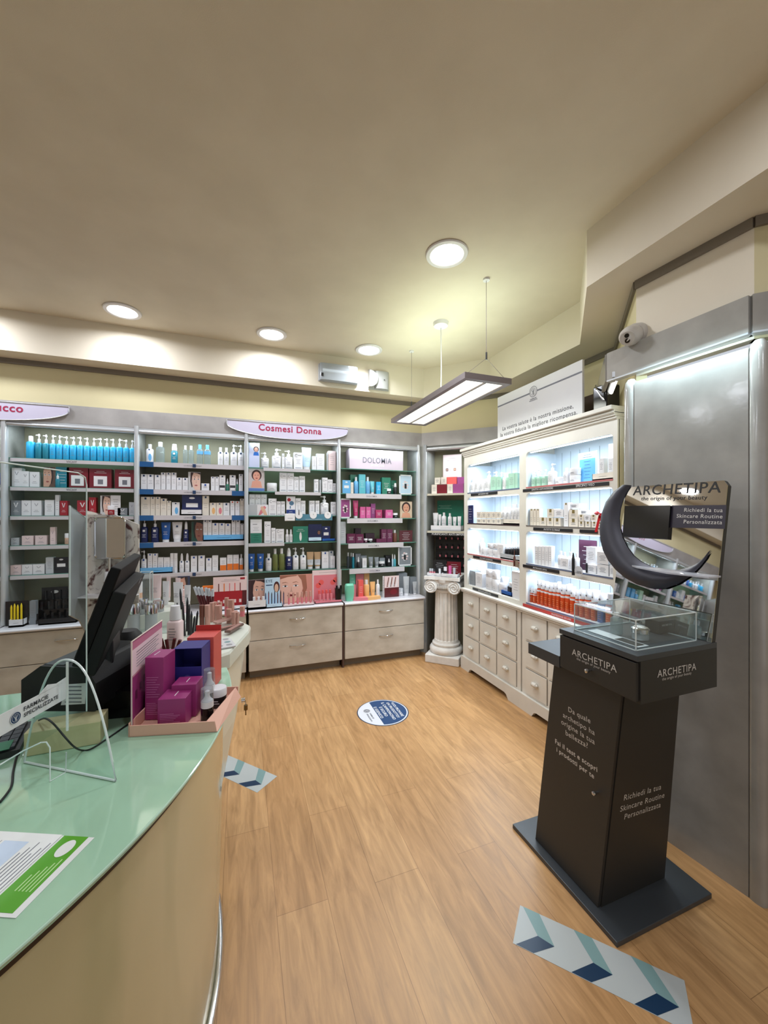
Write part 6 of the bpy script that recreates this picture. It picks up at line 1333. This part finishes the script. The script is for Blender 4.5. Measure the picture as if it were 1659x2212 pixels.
# flyers
FG = mat('flyer_green', (84, 160, 30), .5); FW = mat('flyer_white', (228, 230, 228), .5)
t = thing('flyer_stack', 'green and white flyers lying on the counter glass', 'flyers', (0, 0, 0))
z_ = CZ + .0005
c_tr, c_br = onz(204, 1810, z_), onz(34, 1984, z_); ed = (c_br - c_tr).normalized(); inn = Vector((-ed.y, ed.x, 0))
if inn.dot(onz(0, 1850, z_) - c_tr) < 0: inn = -inn
def sheet(o, L, W_, z, m, name, th=.0008):
    o = Vector((o.x, o.y, z)); mb = MB().prism([o, o + ed * L, o + ed * L + inn * W_, o + inn * W_], (0, 0, th), m); return mb
Lp = (c_br - c_tr).length
fl = sheet(c_tr, Lp, .21, z_, FW, 'x'); fl.build('sheet', t)
gb = sheet(c_tr + inn * .012 - ed * -.0, Lp - .006, .05, z_ + .0009, FG, 'x', .0003)
def fl_line(mb, a, b, v, wdt, m, z):
    o = Vector((c_tr.x, c_tr.y, z)); mb.add([o + ed * a + inn * v, o + ed * b + inn * v, o + ed * b + inn * (v + wdt), o + ed * a + inn * (v + wdt)], [(0, 1, 2, 3)], m)
for i in range(5): fl_line(gb, .05 + .008 * i, Lp - .04, .018 + i * .0065, .0022, mat('flyer_pale_green', (190, 226, 160), .5), z_ + .0014)
gb.build('green_band', t)
mb = MB(); o = c_tr + ed * .028 + inn * .034; mb.add([Vector((o.x, o.y, z_ + .0016)) + ed * (.019 * math.cos(2 * PI * i / 24)) + inn * (.013 * math.sin(2 * PI * i / 24)) for i in range(24)], [tuple(range(24))], FW); mb.build('round_logo', t)
mb = sheet(c_tr + inn * .066 + ed * .0, Lp + .03, .2, z_ + .0018, FW, 'x')
fl_line(mb, .02, Lp * .8, .115, .05, mat('flyer_pale_blue', (196, 212, 232), .5), z_ + .0028)
for i in range(6): fl_line(mb, .02 + .012 * (i % 3), Lp * .9, .07 + i * .0075, .0018, PRINTG, z_ + .0029)
for i in range(3): fl_line(mb, .02, Lp * .6, .17 + i * .01, .0012, PRINTG, z_ + .0029)
mb.build('upper_sheet', t)
settle(t, (c_tr.x, c_tr.y, z_))

# pink tray with boxes
TA, TB, TCc = onz(277, 1593, CZ), onz(468, 1582, CZ), onz(500, 1507, CZ)
ex = (TB - TA).normalized(); ey = Vector((-ex.y, ex.x, 0)); Wt = (TB - TA).length; Dt = (TCc - TB).dot(ey)
rt = math.atan2(ex.y, ex.x); PINKT = mat('salmon_pink_card', (222, 172, 152), .5); MAG = mat('magenta_card', (146, 44, 108), .45); MAGP = mat('magenta_print', (196, 120, 168), .5)
t = thing('counter_display_tray', 'salmon pink counter display tray with an upright printed back card', 'display tray', (TA.x, TA.y, CZ), rt)
mb = MB().box(0, Wt, 0, Dt + .02, .001, .004, PINKT)
mb.prism([(0, 0, .001), (Wt, 0, .001), (Wt - .006, 0, .032), (0, 0, .032)], (0, .004, 0), PINKT)
mb.prism([(Wt, 0, .001), (Wt + .012, Dt, .001), (Wt - .006, Dt, .034), (Wt - .03, .004, .032)], (.002, 0, .001), PINKT)
mb.box(0, .004, 0, Dt, .001, .04, PINKT); mb.box(0, Wt, Dt + .016, Dt + .02, .001, .03, PINKT)
mb.build('tray', t, bevel=.001)
H1 = (1593 - 1388) / F * (SP * TA.x + CP * TA.y)
v_far = cp(350, 1340, 1.40); loc = Matrix.Rotation(-rt, 4, 'Z') @ (v_far - Vector((TA.x, TA.y, CZ)))
mb = MB(); y1c = max(.2, loc.y); xf = loc.x
P = [(.006, .006, .006), (xf, y1c, .006), (xf, y1c, loc.z), (.006 + .0, .006, H1)]
mb.prism(P, (-.003, 0, 0), MAG)
pn = Vector((P[1][0] - P[0][0], P[1][1] - P[0][1], 0)).normalized()
def cardq(u0, u1, a0, a1, m, lift):
    """a: height fraction of the card"""
    A, B = Vector(P[0]), Vector(P[1]); Ah, Bh = Vector(P[3]) - A, Vector(P[2]) - B; q_ = []
    for u, a in ((u0, a0), (u1, a0), (u1, a1), (u0, a1)):
        q_.append(A.lerp(B, u) + (Ah.lerp(Bh, u)) * a + Vector((lift, 0, 0)))
    mb.add(q_, [(0, 1, 2, 3)], m)
cardq(.0, 1, .62, .90, mat('card_pale_pink', (226, 196, 206), .5), .0006); cardq(.02, .98, .60, .62, mat('card_rose_line', (190, 120, 140), .5), .0008); cardq(.02, .98, .9, .985, mat('card_dusty_rose', (184, 100, 134), .5), .0007)
for i in range(6): cardq(.12, .85 - .1 * (i % 2), .84 - i * .032, .848 - i * .032, INK if i < 2 else PRINTG, .0012)
for k in range(7): u = .1 + .12 * k; cardq(u, u + .05, .32 + .05 * (k % 3), .42 + .04 * (k % 3), mat('petal', (92, 24, 70), .5), .001)
A = [Vector(P[0]), Vector(P[3]), Vector(P[2])]; mb.tube([tuple(v) for v in A], .0022, mat('card_edge', (224, 206, 196), .5), 6)
mb.build('back_card', t)
def gbox(px0, px1, ytop, ybot, depth, m_, label, grp=None, z=CZ + .005, rows=((.2, .5, 5),), rzo=0.0, mat2=None, name='gift_carton', cat='box', open_=False):
    A, B = onz(px0, ybot, z), onz(px1, ybot - (px1 - px0) * .055, z); Y_ = SP * A.x + CP * A.y
    w = (B - A).length; h = (ybot - ytop) / F * Y_; o = A
    mb = MB(); mb.box(0, w, 0, depth, 0, h, m_) if not open_ else None
    if open_:
        for bx in ((0, .002, 0, depth, 0, h), (w - .002, w, 0, depth, 0, h), (0, w, depth - .002, depth, 0, h), (0, w, 0, depth, h - .002, h), (0, w, 0, depth, 0, .002), (0, w * .98, 0, .002, 0, h * .66)): mb.box(*bx, m_)
    for (a, b, n_) in rows:
        for i in range(n_):
            zz = h * (a + (b - a) * (i + .5) / n_); L = .5 + .3 * ((i * 5 + 2) % 4) / 4
            rect(mb, w * .08, w * (.08 + L), zz - .0008, zz + .0008, -.0004, mat2 or MAGP)
    rect(mb, 0, 0, 0, 0, 0, m_)
    t2 = mb.build(name, loc=(o.x, o.y, z + .0003), rz=rt + rzo, bevel=.0012); t2['label'] = label; t2['category'] = cat
    if grp: t2['group'] = grp
    return t2, w, h
g = 'magenta boxes in the salmon tray'
b1, w1_, h1_ = gbox(313, 354, 1421, 1556, .075, MAG, 'tallest magenta box in the tray, beside the back card', g, rows=((.35, .7, 9), (.08, .28, 7)), rzo=-.05)
mb = MB().box(w1_ * .3, w1_ * .34, .02, .055, h1_ + .0003, h1_ + .0008, WHITE); mb.build('slot_mark', b1)
b2, w2x, h2x = gbox(340, 400, 1512, 1573, .07, MAG, 'front magenta box in the tray, lowest one', g, rows=((.1, .5, 7),), rzo=.02)
mb = MB().box(w2x * .5, w2x * .53, .02, .05, h2x + .0003, h2x + .0008, WHITE); mb.build('slot_mark', b2)
b3, w3x, h3x = gbox(370, 423, 1481, 1551, .065, MAG, 'magenta box behind the front one, beside the white-topped bottles', g, rows=(), rzo=.02)
mb = MB().box(w3x * .5, w3x * .53, .02, .05, h3x + .0003, h3x + .0008, WHITE); mb.build('slot_mark', b3)
IND = mat('indigo_card', (40, 40, 122), .45)
b4, w4x, h4x = gbox(374, 436, 1402, 1520, .085, IND, 'open indigo blue box behind the magenta boxes', None, rows=(), open_=True)
MB().add([(w4x / 2 + .012 * math.cos(PI / 4 * i), -.0005, h4x * .45 + .012 * math.sin(PI / 4 * i)) for i in range(8)], [tuple(range(8))], mat('indigo_print', (84, 86, 160), .5)).build('sun_print', b4)
COR = mat('coral_red_card', (206, 84, 76), .45)
b5, w5x, h5x = gbox(404, 462, 1378, 1492, .085, COR, 'coral red box behind the indigo box', None, rows=((.3, .6, 3),))
MB().box(-.0, w5x, 0.086, .088, 0, h5x + .02, mat('red_card', (176, 52, 46), .45)).build('raised_flap', b5)
for x0, x1, yt, yb, l in ((428, 455, 1492, 1562, 'black airless bottle with white pump, nearest the tray front'), (435, 459, 1450, 1535, 'black airless bottle with white pump, just behind its twin')):
    A = onz((x0 + x1) / 2, yb, CZ + .005); Y_ = SP * A.x + CP * A.y; r = (x1 - x0) / 2 / F * Y_; h = (yb - yt) / F * Y_
    t = thing('airless_bottle', l, 'bottle', (A.x + SP * r, A.y + CP * r, CZ + .0052), 0, 'black airless bottles in the salmon tray')
    MB().cyl((0, 0, 0), r * .97, 0, h * .42, BLKG, 24).build('body', t)
    MB().loft([(h * .42, r * .97, r * .97), (h * .6, r * .95, r * .95), (h * .68, r * .55, r * .55), (h * .76, r * .38, r * .38), (h * .9, r * .38, r * .38), (h * .92, r * .2, r * .2)], C('white'), 22).build('pump', t)
    MB().loft([(h * .62, r * .99, r * .99), (h, r * .93, r * .93), (h * 1.0, r * .9, r * .9)], clear('overcap_plastic', (236, 238, 240), .12), 24).build('overcap', t)
A = onz(470, 1531, CZ + .005); make('jar', .054, .058, 'black', '', 'cream_jar', 'black cream jar with broad white lid in the salmon tray', 'jar', (A.x + .0, A.y + .027, CZ + .0055), rt, None, .054)

# inside the kiosk case
kz = 1.0722
def kst(kind, px, pyb, w, h, col, mk, label, name, cat, d=None, rz=0):
    A = onz(px, pyb, kz); return make(kind, w, h, col, mk, name, label, cat, (A.x, A.y + (d or w) / 2, kz), rz, None, d)
kst('clear', 1342, 1372, .042, .085, 'white', '', 'clear glass lotion bottle inside the kiosk acrylic case', 'lotion_bottle', 'bottle')
A = onz(1396, 1385, kz); t = thing('cream_pot', 'silver-lidded glass cream pot inside the kiosk acrylic case', 'jar', (A.x + .01, A.y + .03, kz))
MB().cyl((0, 0, 0), .029, 0, .024, clear('frosted_jar_glass', (205, 212, 214), .5), 24).build('body', t); MB().loft([(.024, .031, .031), (.04, .031, .031), (.044, .026, .026)], CHROME, 28).build('lid', t)
A = onz(1425, 1370, kz); t = thing('cream_carton', 'charcoal cream carton inside the kiosk acrylic case', 'box', (A.x, A.y, kz), .0)
MB().box(0, .085, 0, .06, 0, .05, KIOSK).build('carton', t, bevel=.001); letters(t, 'ARCHETIPA', (.012, 0, .03), (.07, 0, .03), (0, -1, 0), LET)
